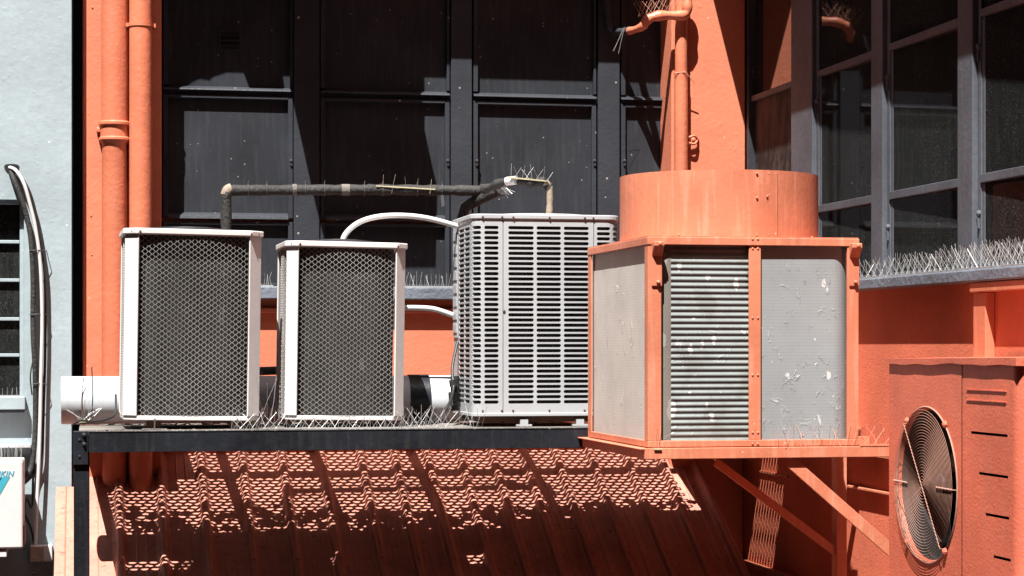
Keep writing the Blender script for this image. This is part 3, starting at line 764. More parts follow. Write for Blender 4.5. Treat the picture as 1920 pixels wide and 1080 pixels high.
    def off(e):
        o = []
        for i in range(91):
            x, y, nx_, ny_ = at(cum[-1] * i / 90); o.append((x + nx_ * e, y + ny_ * e))
        return o
    m.prism(off(0.006), 'z', H - 0.020, H); lid = build('lid', m, M['steel_white'], t, local=True, bevel=0.004)
    m = MB().prism(off(0.004), 'z', 0, 0.013); tray = build('base_tray', m, M['steel_white'], t, local=True, bevel=0.002)
    m = MB().prism(off(-0.03), 'z', -0.022, 0.0); build('underbase', m, M['rust'], t, local=True)
    for s in (u2s(905), u2s(941), u2s(962), u2s(1030), u2s(1096), u2s(1112)):
        x, y, nx_, ny_ = at(s)
        build('screw', MB().dome((x + nx_ * .006, y + ny_ * .006, H - 0.012), (nx_, ny_, 0), 0.0042, 0.004), M['rust'], lid, local=True)
        build('screw', MB().dome((x, y, 0.022), (nx_, ny_, 0), 0.0042, 0.004), M['rust'], tray, local=True)
    x, y, _, _ = at(u2s(945)); build('lock', MB().dome((x, y, H * 0.52), (0, -1, 0), 0.006, 0.005, 10), M['tie'], t, local=True)
    m = MB(); wall_strip(m, [(x, y) for x, y in off(-0.022)], 0.014, H - 0.021, nz=35 * 6, disp=lambda z: 0.004 * math.sin(2 * PI * (z - zlo) / p))
    build('coil', m, M['coil_black'], t, local=True, smooth=True)
    # embossed rear panel on the left side
    m = MB(); m.box(-0.004, -0.0005, D - 0.125, D - 0.02, 0.30, H - 0.02)
    for i in range(8):
        z = 0.32 + i * 0.052; m.box(-0.007, -0.0035, D - 0.112, D - 0.035, z, z + 0.036)
    build('service_panel', m, M['steel_white'], t, local=True, bevel=0.002)
    m = MB(); cx, cy = W / 2, D / 2
    for k in range(1, 12):
        r = 0.02 * k; m.tube([(cx + r * math.cos(a), cy + r * math.sin(a), H + 0.003) for a in [i * PI / 18 for i in range(36)]], 0.0018, 4, closed=True)
    for q in range(3): m.tube([(cx - .22*math.cos(q*PI/3), cy - .22*math.sin(q*PI/3), H + .003), (cx + .22*math.cos(q*PI/3), cy + .22*math.sin(q*PI/3), H + .003)], .002, 4)
    build('fan_guard', m, M['steel_white'], t, local=True)
    for u in (983, 1088):
        x = XA(u, Yf) - xl_; f = MB().box(x - .03, x + .03, -0.0, 0.03, ZPL - ZB_ + .001, ZPL - ZB_ + .008); f.box(x - 0.015, x + 0.015, 0.0, 0.02, ZPL - ZB_ + .008, -0.0225 + .01)
        build('foot', f, M['steel_white'], t, local=True)
louvred()

# ---- orange condenser with a cylindrical fan shroud
def orange_unit():
    X0, Y0 = P(1215, 700, Y=6.877).x, 6.877; X1 = XA(1610, Y0); Y1 = 7.75
    ztop = P(1228, 444, Y=Y0).z; zbot = P(1228, 839, Y=Y0).z
    t = thing('condenser_unit', 'orange framed condenser with scuffed coils and a round drum shroud on top', 'condenser unit', (X0, Y0, zbot))
    OM = M['orange_metal']; pw = 0.046
    def post(x0, x1, y0, y1): 
        return build('frame_post', MB().box(x0, x1, y0, y1, zbot + 0.022, ztop - 0.024), OM, t, bevel=0.0015)
    post(X0, X0 + pw, Y0, Y0 + 0.012)
    build('frame_post', MB().box(X0, X0 + 0.006, Y0 + 0.0125, Y0 + pw, zbot + 0.022, ztop - 0.024), OM, t)
    post(X1 - pw * .88, X1, Y0, Y0 + 0.012)
    xm0, xm1 = XA(1405, Y0), XA(1427, Y0)
    mid = post(xm0, xm1, Y0 + 0.002, Y0 + 0.012)
    post(X0, X0 + 0.006, Y1 - 0.05, Y1)
    post(X1 - 0.006, X1, Y1 - 0.05, Y1)
    fr = MB()
    fr.box(X0 - 0.002, X1 + 0.002, Y0 - 0.003, Y0 + 0.010, ztop - 0.026, ztop); fr.box(X0 - 0.002, X0 + 0.008, Y0 + 0.0101, Y1, ztop - 0.026, ztop)
    fr.box(X1 - 0.008, X1 + 0.002, Y0 + 0.0101, Y1, ztop - 0.026, ztop); fr.box(X0 + 0.0081, X1 - 0.0081, Y1 - 0.01, Y1, ztop - 0.026, ztop)
    build('top_rail', fr, OM, t, bevel=0.002)
    build('top_plate', MB().box(X0 + 0.001, X1 - 0.001, Y0 + 0.001, Y1 - 0.001, ztop + 0.0005, ztop + 0.004), OM, t)
    fr = MB(); fr.box(X0, X1, Y0 - 0.001, Y0 + 0.010, zbot, zbot + 0.022); fr.box(X0, X0 + 0.008, Y0 + 0.0101, Y1, zbot, zbot + 0.022)
    build('bottom_rail', fr, OM, t, bevel=0.002)
    build('base_plate', MB().box(X0 + .001, X1 - .001, Y0 + .012, Y1, zbot + .001, zbot + .004), OM, t)
    # knuckle brackets on the front corners
    for u, sgn in ((1231, 1), (1601, 1)):
        xb = XA(u, Y0); z1 = ztop - 0.016; z2 = P(u, 537, Y=Y0).z
        m = MB(); m.box(xb - 0.018, xb + 0.018, Y0 - 0.006, Y0 - 0.0005, z2, z1)
        m.prism([(Y0 - 0.006, z1), (Y0 - 0.035, z1), (Y0 - 0.035, z1 - 0.016), (Y0 - 0.006, z1 - 0.050)], 'x', xb - 0.018, xb + 0.018)
        br = build('corner_bracket', m, OM, t, bevel=0.003)
        build('bolt', MB().dome((xb + 0.004, Y0 - 0.035, z1 - 0.008), (0, -1, 0), 0.007, 0.004, 10), OM, br)
        build('bolt', MB().dome((xb + 0.004, Y0 - 0.006, z2 + 0.014), (0, -1, 0), 0.007, 0.010, 10), OM, br)
    for v in (448, 466, 596, 703, 811, 832):
        for u in (1411, 1421):
            yy = Y0 + 0.002 if 457 < v < 825 else Y0 - 0.003
            build('rivet', MB().dome(P(u, v, Y=yy), (0, -1, 0), 0.0042, 0.003), OM, t)
    # coils
    ins = 0.014; zc0, zc1 = zbot + 0.004, ztop - 0.004
    r = 0.07; x0c, y0c, x1c = X0 + ins, Y0 + ins + 0.004, X1 - ins
    arcL = [(x0c + r + r * math.cos(a), y0c + r + r * math.sin(a)) for a in [PI + (PI / 2) * i / 12 for i in range(13)]]
    arcR = [(x1c - r + r * math.cos(a), y0c + r + r * math.sin(a)) for a in [1.5 * PI + (PI / 2) * i / 12 for i in range(13)]]
    xmid = (xm0 + xm1) / 2
    m = MB(); wall_strip(m, [(x0c, Y1 - 0.02), (x0c, (Y1 + Y0) / 2)] + arcL[:7], zc0, zc1); build('coil', m, M['coil_left'], t, smooth=True)['label'] = 'pale dented coil on the left side'
    pitch = 0.0200; n = int((zc1 - zc0) / pitch * 8)
    m = MB(); wall_strip(m, arcL[6:], zc0, zc1); build('coil', m, M['coil_corner'], t, smooth=True)
    m = MB(); wall_strip(m, [arcL[-1], (xmid, y0c)], zc0, zc1, nz=n, disp=lambda z: 0.0021 * math.sin(2 * PI * z / pitch))
    build('coil', m, M['coil_tube'], t, smooth=True)['label'] = 'ridged green grey coil with horizontal tubes'
    m = MB(); wall_strip(m, [(xmid, y0c + 0.001)] + arcR + [(x1c, Y1 - 0.02)], zc0, zc1); build('coil', m, M['coil_grey'], t, smooth=True)['label'] = 'grey coil with flattened bright scuffs'
    # drum shroud
    cx, cy = (X0 + X1) / 2 + 0.006, (Y0 + Y1) / 2; R = 0.352; zt = P(1348, 317, Y=cy - R).z
    ring = [(cx + R * math.cos(a), cy + R * math.sin(a)) for a in [2 * PI * i / 96 for i in range(96)]]
    m = MB(); z_ = ztop + 0.004; vs = []
    for rr, zz in ((R + .012, z_), (R + .012, z_ + .003), (R, z_ + .003), (R, zt), (R - 0.004, zt), (R - 0.004, z_)):
        vs += [(cx + rr * math.cos(a), cy + rr * math.sin(a), zz) for a in [2 * PI * i / 96 for i in range(96)]]
    fs = []
    for k in range(5): fs += [(k * 96 + i, k * 96 + (i + 1) % 96, (k + 1) * 96 + (i + 1) % 96, (k + 1) * 96 + i) for i in range(96)]
    m.add(vs, fs); sh = build('drum_shroud', m, OM, t, smooth=True)
    a0 = -PI / 2 + 0.215
    def on(a, z, e=0): return (cx + (R + e) * math.cos(a), cy + (R + e) * math.sin(a), z)
    m = MB(); vs = []
    for i in range(9):
        a = a0 - 0.008 + i * 0.012; 
        for z, e in ((z_ + .003, .003), (zt - .001, .003)): vs.append(on(a, z, e))
    m.add(vs, [(2 * i, 2 * i + 2, 2 * i + 3, 2 * i + 1) for i in range(8)]); build('seam_strap', m, OM, sh, solid=.003)
    for a, z in ((a0, zt - .012), (a0 - .02, zt - .09), (a0 , z_ + .012), (a0 + .2 - .2, zt - .085), (a0 - 0.13, zt - .095), (a0 - 0.13, zt - .012), (a0 + .65, z_ + 0.01), (a0 - .13, z_ + .01), (a0-.9, z_+.012), (a0 + .07, zt - .012)):
        build('rivet', MB().dome(on(a, z, .0015), (math.cos(a), math.sin(a), 0), 0.0045, .004), OM, sh)
    m = MB().box(cx - .33, cx + .33, cy - .012, cy + .012, zt - 0.10, zt - .09)
    m.tube([(cx, cy, zt - .15), (cx, cy, zt - .05)], .05, 16); build('fan_motor', m, M['blackpaint'], t)
    return X0, X1, Y0, Y1, zbot, ztop
OX0, OX1, OY0, OY1, OZB, OZT = orange_unit()

# ---- orange bracket frame that carries it
zr1 = OZB - 0.002; zr0 = P(1350, 860, Y=OY0 - 0.01).z
bf = thing('wall_bracket_frame', 'orange angle steel cantilever frame with diagonal struts under the drum topped condenser', 'bracket frame', (XR, OY0, zr0))
OM = M['orange_metal']
m = MB().box(OX0 - 0.012, XR - 0.002, OY0 - 0.012, OY0 - 0.004, zr0, zr1); m.box(OX0 + 0.03, XR - 0.002, OY0 - 0.004, OY0 + 0.04, zr1 - .006, zr1)
build('front_rail', m, OM, bf, bevel=0.002)
m = MB().box(OX0 - 0.012, OX0 - 0.006, OY0 - 0.0035, OY1 + 0.08, zr0 + 0.0, zr1 - 0.006); m.box(OX0 - 0.03, OX0 + 0.03, OY0 - 0.0035, OY1 + 0.08, zr1 - .0055, zr1 - .001)
build('side_rail', m, OM, bf, bevel=0.002)
m = MB().box(OX0, XR - 0.002, OY1 - 0.02, OY1 + 0.02, zr0, zr1 - .006); build('back_rail', m, OM, bf)
m = MB().bar(P(1482, 866, Y=OY0 + 0.01), P(1668, 1030, Y=OY0 + 0.01) + (P(1668, 1030, Y=OY0 + 0.01) - P(1482, 866, Y=OY0 + 0.01)) * 0.9, 0.010, 0.040)
build('strut', m, OM, bf, bevel=0.0015)
p1, p2 = P(1342, 866, Y=7.62), P(1568, 1036, Y=7.66)
m = MB().bar(p1, p2, 0.012, 0.030); m.bar(p1 + Vector((0, 0.02, .012)), p2 + Vector((0, 0.02, .012)), 0.03, 0.006)
build('strut', m, OM, bf, bevel=0.0015)
m = MB().box(p2.x - 0.004, p2.x + 0.035, 7.64, 7.70, ZB, zr0 - 0.002); build('wall_column', m, OM, bf, bevel=0.002)
m = MB().box(OX0 - .004, OX0 + .03, OY0 + .25, OY0 + .28, zr0 - .0, zr0 + .02); m.box(OX0 - .004, OX0 + .03, OY1 - .2, OY1 - .17, zr0 - .0, zr0 + .02)
build('clamp', m, M['blackpaint'], bf)

# ---- side-discharge unit at the right
def side_unit():
    X = 2.60; yb, yf = YA(1667, X), YA(1908, X)      # back and front ends
    zt = P(1667, 676, X=X).z; zb = -1.02; r = 0.035; D = 0.30
    t = thing('fan_unit', 'faded orange outdoor unit with a round wire fan guard hung on the right wall', 'air conditioner', (X + D / 2, (yf + yb) / 2, zb))
    c = P(1738, 909, X=X); R = 0.243
    cy, cz = c.y, c.z
    # body shell with a circular opening on the -X face
    m = MB(); K = 64
    ring = [(X, cy + R * math.cos(2*PI*i/K), cz + R * math.sin(2*PI*i/K)) for i in range(K)]
    inn = [(X + 0.010, cy + (R - .006) * math.cos(2*PI*i/K), cz + (R - .006) * math.sin(2*PI*i/K)) for i in range(K)]
    yc = YA(1803, X)   # crease
    def edge(a):
        dy, dz = math.cos(a), math.sin(a); s = []
        if dy > 1e-9: s.append((yb - cy) / dy)
        if dy < -1e-9: s.append((yc - cy) / dy)
        if dz > 1e-9: s.append((zt - cz) / dz)
        if dz < -1e-9: s.append((zb - cz) / dz)
        k = min(s); return (X, cy + dy * k, cz + dz * k)
    outr = [edge(2*PI*i/K) for i in range(K)]
    m.add(outr + ring + inn, [(i, K + i, K + (i+1)%K, (i+1)%K) for i in range(K)] + [(K+i, 2*K+i, 2*K+(i+1)%K, K+(i+1)%K) for i in range(K)])
    for (yy, zz) in ((yb, zt), (yb, zb), (yc, zt), (yc, zb)):
        best = sorted(range(K), key=lambda i: (outr[i][1]-yy)**2 + (outr[i][2]-zz)**2)[:2]
        m.add([(X, yy, zz), outr[best[0]], outr[best[1]]], [(0, 1, 2)])
    build('fan_panel', m, M['faded_orange'], t)
    # second part: side panel with louvre slots, turning a rounded edge into the front
    slots = [(1820, 1888, 812), (1835, 1889, 889), (1847, 1891, 966), (1862, 1894, 1045)]
    pts = [(X + 0.002, yc - 0.0005), (X + 0.002, yf + r)]
    for i in range(1, 9):
        a = PI + (PI/2) * i / 8; pts.append((X + 0.002 + r + r * math.cos(a), yf + r + r * math.sin(a)))
    pts.append((X + D, yf))
    m = MB(); wall_strip(m, pts[1:], zb, zt); build('corner_panel', m, M['faded_orange'], t, smooth=True)
    # flat part built round the slots
    m = MB(); ya = yf + r; zs = [zb]
    rows_ = []
    for (ua, ub, v) in slots:
        p_ = P(ua, v, X=X); q_ = P(ub, v + 5, X=X); zc = P((ua + ub) / 2, v + 2, X=X).z
        rows_.append((p_.y, q_.y, zc - 0.004, zc + 0.004))
    rows_.sort(key=lambda s: s[2]); z = zb; x = X + 0.002
    def fq(y0, y1, z0, z1): m.add([(x, y0, z0), (x, y0, z1), (x, y1, z1), (x, y1, z0)], [(0, 1, 2, 3)])
    for (y1_, y0_, z0, z1) in rows_:
        fq(ya, yc, z, z0); fq(ya, y0_, z0, z1); fq(y1_, yc, z0, z1)
        m.add([(x, y0_, z1), (x + .012, y0_, z1 + .002), (x + .012, y1_, z1 + .002), (x, y1_, z1)], [(0, 1, 2, 3)])
        z = z1
    fq(ya, yc, z, zt); sp = build('side_panel', m, M['faded_orange'], t)
    m = MB().box(X + .002 - .003, X + .002, YA(1812, X), YA(1886, X), P(1850, 733, X=X).z, P(1850, 731, X=X).z); m.box(X - .001, X + .002, YA(1812, X), YA(1886, X), P(1850, 753, X=X).z, P(1850, 751, X=X).z)
    build('label_ridge', m, M['faded_orange'], sp)
    m = MB().box(X + .02, X + D, yf + 0.04, yb - .002, zb, zb + .01); m.box(X + D - .01, X + D, yf + .002, yb - .002, zb + .01, zt); m.box(X + .0005, X + D, yb - .002, yb, zb, zt)
    build('back_shell', m, M['faded_orange'], t)
    # lid with a slightly wavy battered lip
    m = MB(); n = 40; vs = []
    for i in range(n + 1):
        y = yb + 0.006 + (yf - 0.008 - yb - .006) * i / n; s_ = i / n
        wav = 0.006 * math.exp(-((s_ - .55) / .06) ** 2) + 0.0015 * math.sin(s_ * 30)
        lift = 0.008 * s_
        vs += [(X - 0.008 , y, zt - 0.012 + lift * .6 + wav), (X - 0.009, y, zt + 0.006 + lift), (X + D, y, zt + 0.010 + lift)]
    m.add(vs, [(3*i, 3*i+1, 3*i+4, 3*i+3) for i in range(n)] + [(3*i+1, 3*i+2, 3*i+5, 3*i+4) for i in range(n)])
    e = vs[-3:]; m.add([e[0], e[1], e[2], (X + D, e[0][1], zt - 0.012)], [(0, 1, 2, 3)])
    build('lid', m, M['faded_orange'], t, solid=0.002)
    # fan inside; cowl and back disc coloured black to paint in shade
    m = MB(); m.tube([(X + 0.01, cy, cz), (X + .26, cy, cz)], [R - .006, R - .02], 48, caps=False); build('fan_cowl', m, M['dark'], t, smooth=True)
    build('back_grille', MB().tube([(X + .28, cy, cz), (X + .284, cy, cz)], R + .02, 32), M['dark'], t)
    hub = MB().tube([(X + .04, cy, cz), (X + .12, cy, cz)], [.035, .045], 20); fan = build('fan', hub, M['blackpaint'], t)
    for q in range(3):
        b_ = MB(); a0 = q * 2 * PI / 3 + 0.5; vs = []
        for i in range(7):
            for j in range(6):
                rr = 0.04 + (R - .05) * j / 5; a = a0 + (i / 6 - .5) * 1.15 + .35 * j / 5
                vs.append((X + 0.055 + 0.07 * i / 6, cy + rr * math.cos(a), cz + rr * math.sin(a)))
        b_.add(vs, [(i*6+j, i*6+j+1, (i+1)*6+j+1, (i+1)*6+j) for i in range(6) for j in range(5)])
        build('blade', b_, M['blackpaint'], fan, solid=.002)
    # wire guard
    gd = MB(); nring = 27
    for k in range(1, nring + 1):
        rr = (R + 0.004) * k / nring; xx = X - 0.016 + (0.014 if k == nring else 0)
        n2 = 20 if rr < .05 else 56
        gd.tube([(xx, cy + rr * math.cos(2*PI*i/n2), cz + rr * math.sin(2*PI*i/n2)) for i in range(n2)], 0.00065 if k < nring else .003, 4, closed=True)
    gu = build('fan_guard', gd, M['wire_orange'], t)
    s45 = 2.16
    def ray_(a, name, r0=0.0):
        pts_ = []
        for i in range(60):
            q = r0 + (R - r0) * i / 59; ww = 0.002 * math.sin(i * 1.9)
            pts_.append((X - .019 , cy + q * math.cos(a) + ww * math.sin(a), cz + q * math.sin(a) - ww * math.cos(a)))
        pts_[-1] = (X - .002, pts_[-1][1], pts_[-1][2]); build(name, MB().tube(pts_, .0016, 5), M['wire_orange'], gu)
    ray_(2.16 - PI / 2 + .62 - .35, 'guard_rod') if False else None
    ray_(0.90, 'guard_rod'); ray_(0.90 + PI, 'guard_rod'); ray_(0, 'guard_rod', .12); ray_(PI, 'guard_rod', .12); 
    for a in (0.9, .9 + PI, PI - .9, -.9):
        p_ = (X - 0.002, cy + (R + .008) * math.cos(a), cz + (R + .008) * math.sin(a))
        cl = MB().dome(p_, (-1, 0, 0), .012, .012, 8); build('guard_clip', cl, M['faded_orange'], gu)
    m = MB(); m.tube([(X + 0.1, cy, cz)] + [(X + 0.1, cy, cz - .01)], .01, 6)
    # wall brackets
    for y in (yf + .15, yb - .15):
        build('support_bracket', MB().box(X + .02, XR - .001, y, y + .04, zb - .04, zb - .001), M['orange_metal'], t)
side_unit()

# ---- small unit at the far left edge
def left_unit():
    Y = 8.85
    x0, x1 = XA(-230, Y), XA(43, Y); z0, z1 = P(20, 1029, Y=Y).z, P(20, 864, Y=Y).z
    t = thing('air_conditioner', 'white outdoor air conditioner cropped by the lower left picture edge', 'air conditioner', ((x0 + x1) / 2, Y, z0))
    bd = build('body', MB().box(x0, x1, Y, Y + .28, z0, z1), M['white'], t, bevel=0.008)
    build('side_cover', MB().box(x1 + .0005, x1 + .006, Y + .02, Y + .2, z0 + .01, z0 + .09), M['tan'], t)
    # lettering, slanted like the badge in the photograph
    cu = bpy.data.curves.new('lettering', 'FONT'); cu.body = 'DAIKIN'; cu.size = 0.0295; cu.shear = 0.25; cu.extrude = 0.0006; cu.space_character = 1.08; cu.offset = 0.0006
    tmp = bpy.data.objects.new('tmp_text', cu); COL.objects.link(tmp)
    dg = bpy.context.evaluated_depsgraph_get(); me = bpy.data.meshes.new_from_object(tmp.evaluated_get(dg)); bpy.data.objects.remove(tmp)
    wmax = max(v.co.x for v in me.vertices)
    o = bpy.data.objects.new('lettering', me); COL.objects.link(o); me.materials.clear(); me.materials.append(M['cyan']); o.parent = bd
    p = P(27, 892.5, Y=Y - 0.0012); sc = 1.0
    off = t.location
    o.scale = (1.0, 1, 1); o.location = Vector((p.x - wmax, p.y, p.z)) - off; o.rotation_euler = (PI / 2, 0, 0)
    a, b, c, d = P(18, 893, Y=Y - .001), P(-8, 928, Y=Y - .001), P(-30, 928, Y=Y - .001), P(-30, 893, Y=Y - .001)
    a, b2, b, c = P(22, 893.5, Y=Y-.001), P(4, 893.5, Y=Y-.001), P(-12, 922, Y=Y-.001), P(-3, 922, Y=Y-.001)
    m = MB().prism([(q.x, q.z) for q in (P(19, 894, Y=Y), P(3, 894, Y=Y), P(-60, 894, Y=Y), P(-10, 938, Y=Y), P(-4, 934, Y=Y))][::-1], 'y', Y - .0015, Y - .0003)
    build('badge', m, M['cyan'], bd)
    m = MB().prism([(q.x, q.z) for q in (P(3, 896.5, Y=Y), P(-50, 896.5, Y=Y), P(-12, 915, Y=Y))][::-1], 'y', Y - .0025, Y - .0016)
    build('badge', m, M['blackpaint'], bd)
    m = MB().box(x0, XA(12, Y), Y + .01, Y + .35, P(5, 1045, Y=Y).z, P(5, 1033, Y=Y).z); build('support_bracket', m, M['white'], t, bevel=.002)
left_unit()

# ================================================================== pipes
def bend(pts, r=0.03, n=6):
    """round the corners of a polyline"""
    pts = [Vector(p) for p in pts]; out = [pts[0]]
    for i in range(1, len(pts) - 1):
        a = (pts[i - 1] - pts[i]); b = (pts[i + 1] - pts[i]); q = min(r, a.length * .45, b.length * .45)
        s, e = pts[i] + a.normalized() * q, pts[i] + b.normalized() * q
        for k in range(n + 1):
            t = k / n; out.append(s * (1 - t) ** 2 + pts[i] * 2 * t * (1 - t) + e * t ** 2)
    out.append(pts[-1]); return out
def smoothp(pts, n=8):
    pts = [Vector(p) for p in pts]; out = []
    for i in range(len(pts) - 1):
        p0, p1, p2, p3 = pts[max(i - 1, 0)], pts[i], pts[i + 1], pts[min(i + 2, len(pts) - 1)]
        for k in range(n):
            t = k / n; out.append(0.5 * ((2 * p1) + (p2 - p0) * t + (2 * p0 - 5 * p1 + 4 * p2 - p3) * t * t + (3 * p1 - p0 - 3 * p2 + p3) * t ** 3))
    out.append(pts[-1]); return out
zlow = rz(9.2) - .1
# wide cast downpipe
yc = YP - 0.022; cx = XA(215, yc); R = 0.057
t = thing('downpipe', 'wide orange downpipe with a thick collar on the left pilaster', 'downpipe', (cx, yc, zlow))
zc = P(215, 250, Y=yc).z
def lathe(cx, cy, prof, n=32):
    m = MB(); vs = []
    for r, z in prof: vs += [(cx + r * math.cos(2*PI*i/n), cy + r * math.sin(2*PI*i/n), z) for i in range(n)]
    m.add(vs, [(k*n+i, k*n+(i+1)%n, (k+1)*n+(i+1)%n, (k+1)*n+i) for k in range(len(prof)-1) for i in range(n)]); return m
build('pipe', lathe(cx, yc, [(R - .004, zlow), (R - .004, zc - .06), (R - .002, zc - 0.045), (R + .0115, zc - .03), (R + .011, zc - .022), (R+.004, zc - .016), (R + .003, zc + .03), (R + .012, zc + .035), (R + .012, zc + .045), (R, zc + .052), (R, ZE - .002)]), M['orange_pipe'], t, smooth=True)
build('pipe_lug', MB().box(cx - R - .02, cx - R + .01, yc - .01, YP - .001, zc + .002, zc + .022), M['orange_pipe'], t, bevel=.004)
yc = YP - 0.055; cx = XA(264, yc); R2 = 0.049
t = thing('downpipe', 'smooth orange downpipe with a flat clip, right of the collared one', 'downpipe', (cx, yc, zlow))
build('pipe', lathe(cx, yc, [(R2, zlow), (R2, ZE - .002)]), M['orange_pipe'], t, smooth=True)
zc = P(264, 47, Y=yc).z
m = lathe(cx, yc, [(R2 + .001, zc - .008), (R2 + .004, zc - .008), (R2 + .004, zc + .008), (R2 + .001, zc + .008)]); m.box(cx - R2 - .014, cx - R2, yc + .0, yc + .006, zc - .008, zc + .008); m.box(cx + R2, cx + R2 + .014, yc, yc + .006, zc - .008, zc + .008)
m.box(cx - R2 - .012, cx - R2 - .006, yc + .006, YP - .0005, zc - .006, zc + .006); m.box(cx + R2 + .006, cx + R2 + .012, yc + .006, YP - .0005, zc - .006, zc + .006)
build('pipe_clip', m, M['orange_pipe'], t, smooth=True)
# right thin pipe with elbow and branch
yc = YP - 0.040; R3 = 0.031
pv = lambda u, v, Y=yc: P(u, v, Y=Y)
cx = XA(1277, yc)
t = thing('downpipe', 'thin orange pipe on the right pilaster with a crooked branch near the top', 'downpipe', (cx, yc, OZT))
m = MB().tube([(cx, yc, P(0, 190, Y=yc).z - 1.0), (cx, yc, P(1277, 136, Y=yc).z)], R3, 16); m.tube([(cx, yc, P(1277, 136, Y=yc).z), (cx, yc, ZE - .002)], R3 - .003, 16)
build('pipe', m, M['orange_pipe'], t, smooth=True)
br = [pv(1290, -25, yc - .04), pv(1289, 8, yc - .045), pv(1283, 28, yc - .045), pv(1240, 29, yc - .045), pv(1215, 36, yc - .04), pv(1204, 50, yc - .03), pv(1180, 58, yc + .06), pv(1155, 58, 9.42), pv(1143, 48, 9.43), pv(1138, 10, 9.43), pv(1136, -30, 9.43)]
sm = smoothp(br, 5); rs = []
for i in range(len(sm)):
    f = i / (len(sm) - 1); rs.append((0.022 if f < .5 else 0.017) * (1 + .12 * math.sin(i * 1.3)))
build('branch_pipe', MB().tube(sm[:31], rs[:31], 12), M['orange_pipe'], t, smooth=True)
build('branch_pipe', MB().tube(sm[30:], rs[30:], 12), M['frame'], t, smooth=True)['label'] = 'charcoal painted end of the branch'
build('pipe_tie', MB().tube([P(1265, 137, Y=yc - .02), P(1285, 135, Y=yc - .035), P(1303, 156, Y=yc - .02)], .0022, 5), M['spike_orange'], t)
hk = MB().tube(smoothp([P(1290, 268, Y=YP - .03), P(1302, 270, Y=YP - .03), P(1307, 262, Y=YP - .02), P(1302, 255, Y=YP - .03), P(1291, 258, Y=YP - .03)], 4), .006, 8)
hk.tube([P(1307, 262, Y=YP - .02), P(1309, 262, Y=YP)], .006, 6); build('pipe_hook', hk, M['orange_pipe'], t, smooth=True)

# insulated refrigerant pipe across the top
YI = 8.62
def ring_tie(c, ax, r, parent):
    pts_ = []
    ax = Vector(ax).normalized(); a = ax.orthogonal().normalized(); b = ax.cross(a)
    for i in range(14): pts_.append(Vector(c) + (a * math.cos(2*PI*i/14) + b * math.sin(2*PI*i/14)) * r)
    m = MB().tube(pts_, .0022, 5, closed=True); tp = Vector(c) + Vector((0, -r * .4, r)); m.tube([tp, tp + Vector((.002, 0, .012))], .002, 4); build('cable_tie', m, M['tie'], parent)
t = thing('insulated_pipe', 'long horizontal black foam lagged pipe bound with cable ties above the mesh condensers', 'pipe', P(424, 430, Y=YI))
pts = bend([P(424, 470, Y=YI), P(424, 357, Y=YI), P(700, 355.5, Y=YI), P(944, 358, Y=YI)], .028, 5)
pp = []
for a, b in zip(pts, pts[1:]):
    k = max(1, int((b - a).length / .03)); pp += [a + (b - a) * i / k for i in range(k)]
pp.append(pts[-1])
build('foam_sleeve', MB().tube(pp, [0.0215 * (1 + .06 * math.sin(i * 1.7) + random.uniform(-.05, .05)) for i in range(len(pp))], 14), M['rubber'], t, smooth=True)
build('tape_joint', MB().tube(smoothp([P(424, 366, Y=YI), P(427, 357, Y=YI), P(434, 354, Y=YI)], 3), .0225, 12), M['tan'], t, smooth=True)
for u in (465, 500, 572, 608, 683, 717, 782, 828): ring_tie(P(u, 356, Y=YI), (1, 0, 0), .0235, t)
build('tape_end', MB().add([P(826, 366, Y=YI - .022), P(832, 366, Y=YI - .022), P(834, 386, Y=YI - .02), P(828, 388, Y=YI - .02)], [(0, 1, 2, 3)]), M['tie'], t)
for u0, u1 in ((548, 556), (640, 655), (900, 914)):
    build('tape_wrap', MB().tube([P(u0, 356, Y=YI), P(u1, 356, Y=YI)], .0236, 14), M['debris'] if u0 != 900 else M['rubber'], t, smooth=True)
t = thing('insulated_pipe', 'short black lagged pipe slanting down to the back of the louvred condenser', 'pipe', P(870, 386, Y=YI + .2))
build('foam_sleeve', MB().tube([P(938, 355, Y=YI - .05), P(905, 370, Y=YI), P(872, 388, Y=YI + .06), P(866, 410, Y=YI + .08)], .024, 14), M['rubber'], t, smooth=True)
build('pipe_end', MB().tube([P(941, 353, Y=YI - .07), P(936, 356, Y=YI - .045)], .027, 14), M['rubber'], t, smooth=True)
t = thing('insulated_pipe', 'lumpy taped pipe turning down into the louvred condenser top', 'pipe', P(1030, 400, Y=8.3))
sp = smoothp([P(905, 356, Y=8.45), P(925, 349, Y=8.4), P(945, 341, Y=8.35), P(975, 340, Y=8.3), P(1000, 343, Y=8.3), P(1018, 341, Y=8.3), P(1029, 350, Y=8.3)], 5)
build('foam_sleeve', MB().tube(sp, [.018 * (1 + .18 * math.sin(i * 1.1)) for i in range(len(sp))], 12), M['rubber'], t, smooth=True)
sp = smoothp([P(1017, 342, Y=8.295), P(1029, 347, Y=8.295), P(1031, 365, Y=8.295), P(1030, 400, Y=8.295), P(1030, 425, Y=8.295)], 4)
build('taped_pipe', MB().tube(sp, [.0125 + random.uniform(-.001, .0015) for _ in sp], 10), M['tan'], t, smooth=True)
build('taped_pipe', MB().tube([P(950, 340, Y=8.325), P(968, 338, Y=8.29)], .0175, 10), M['white'], t, smooth=True)

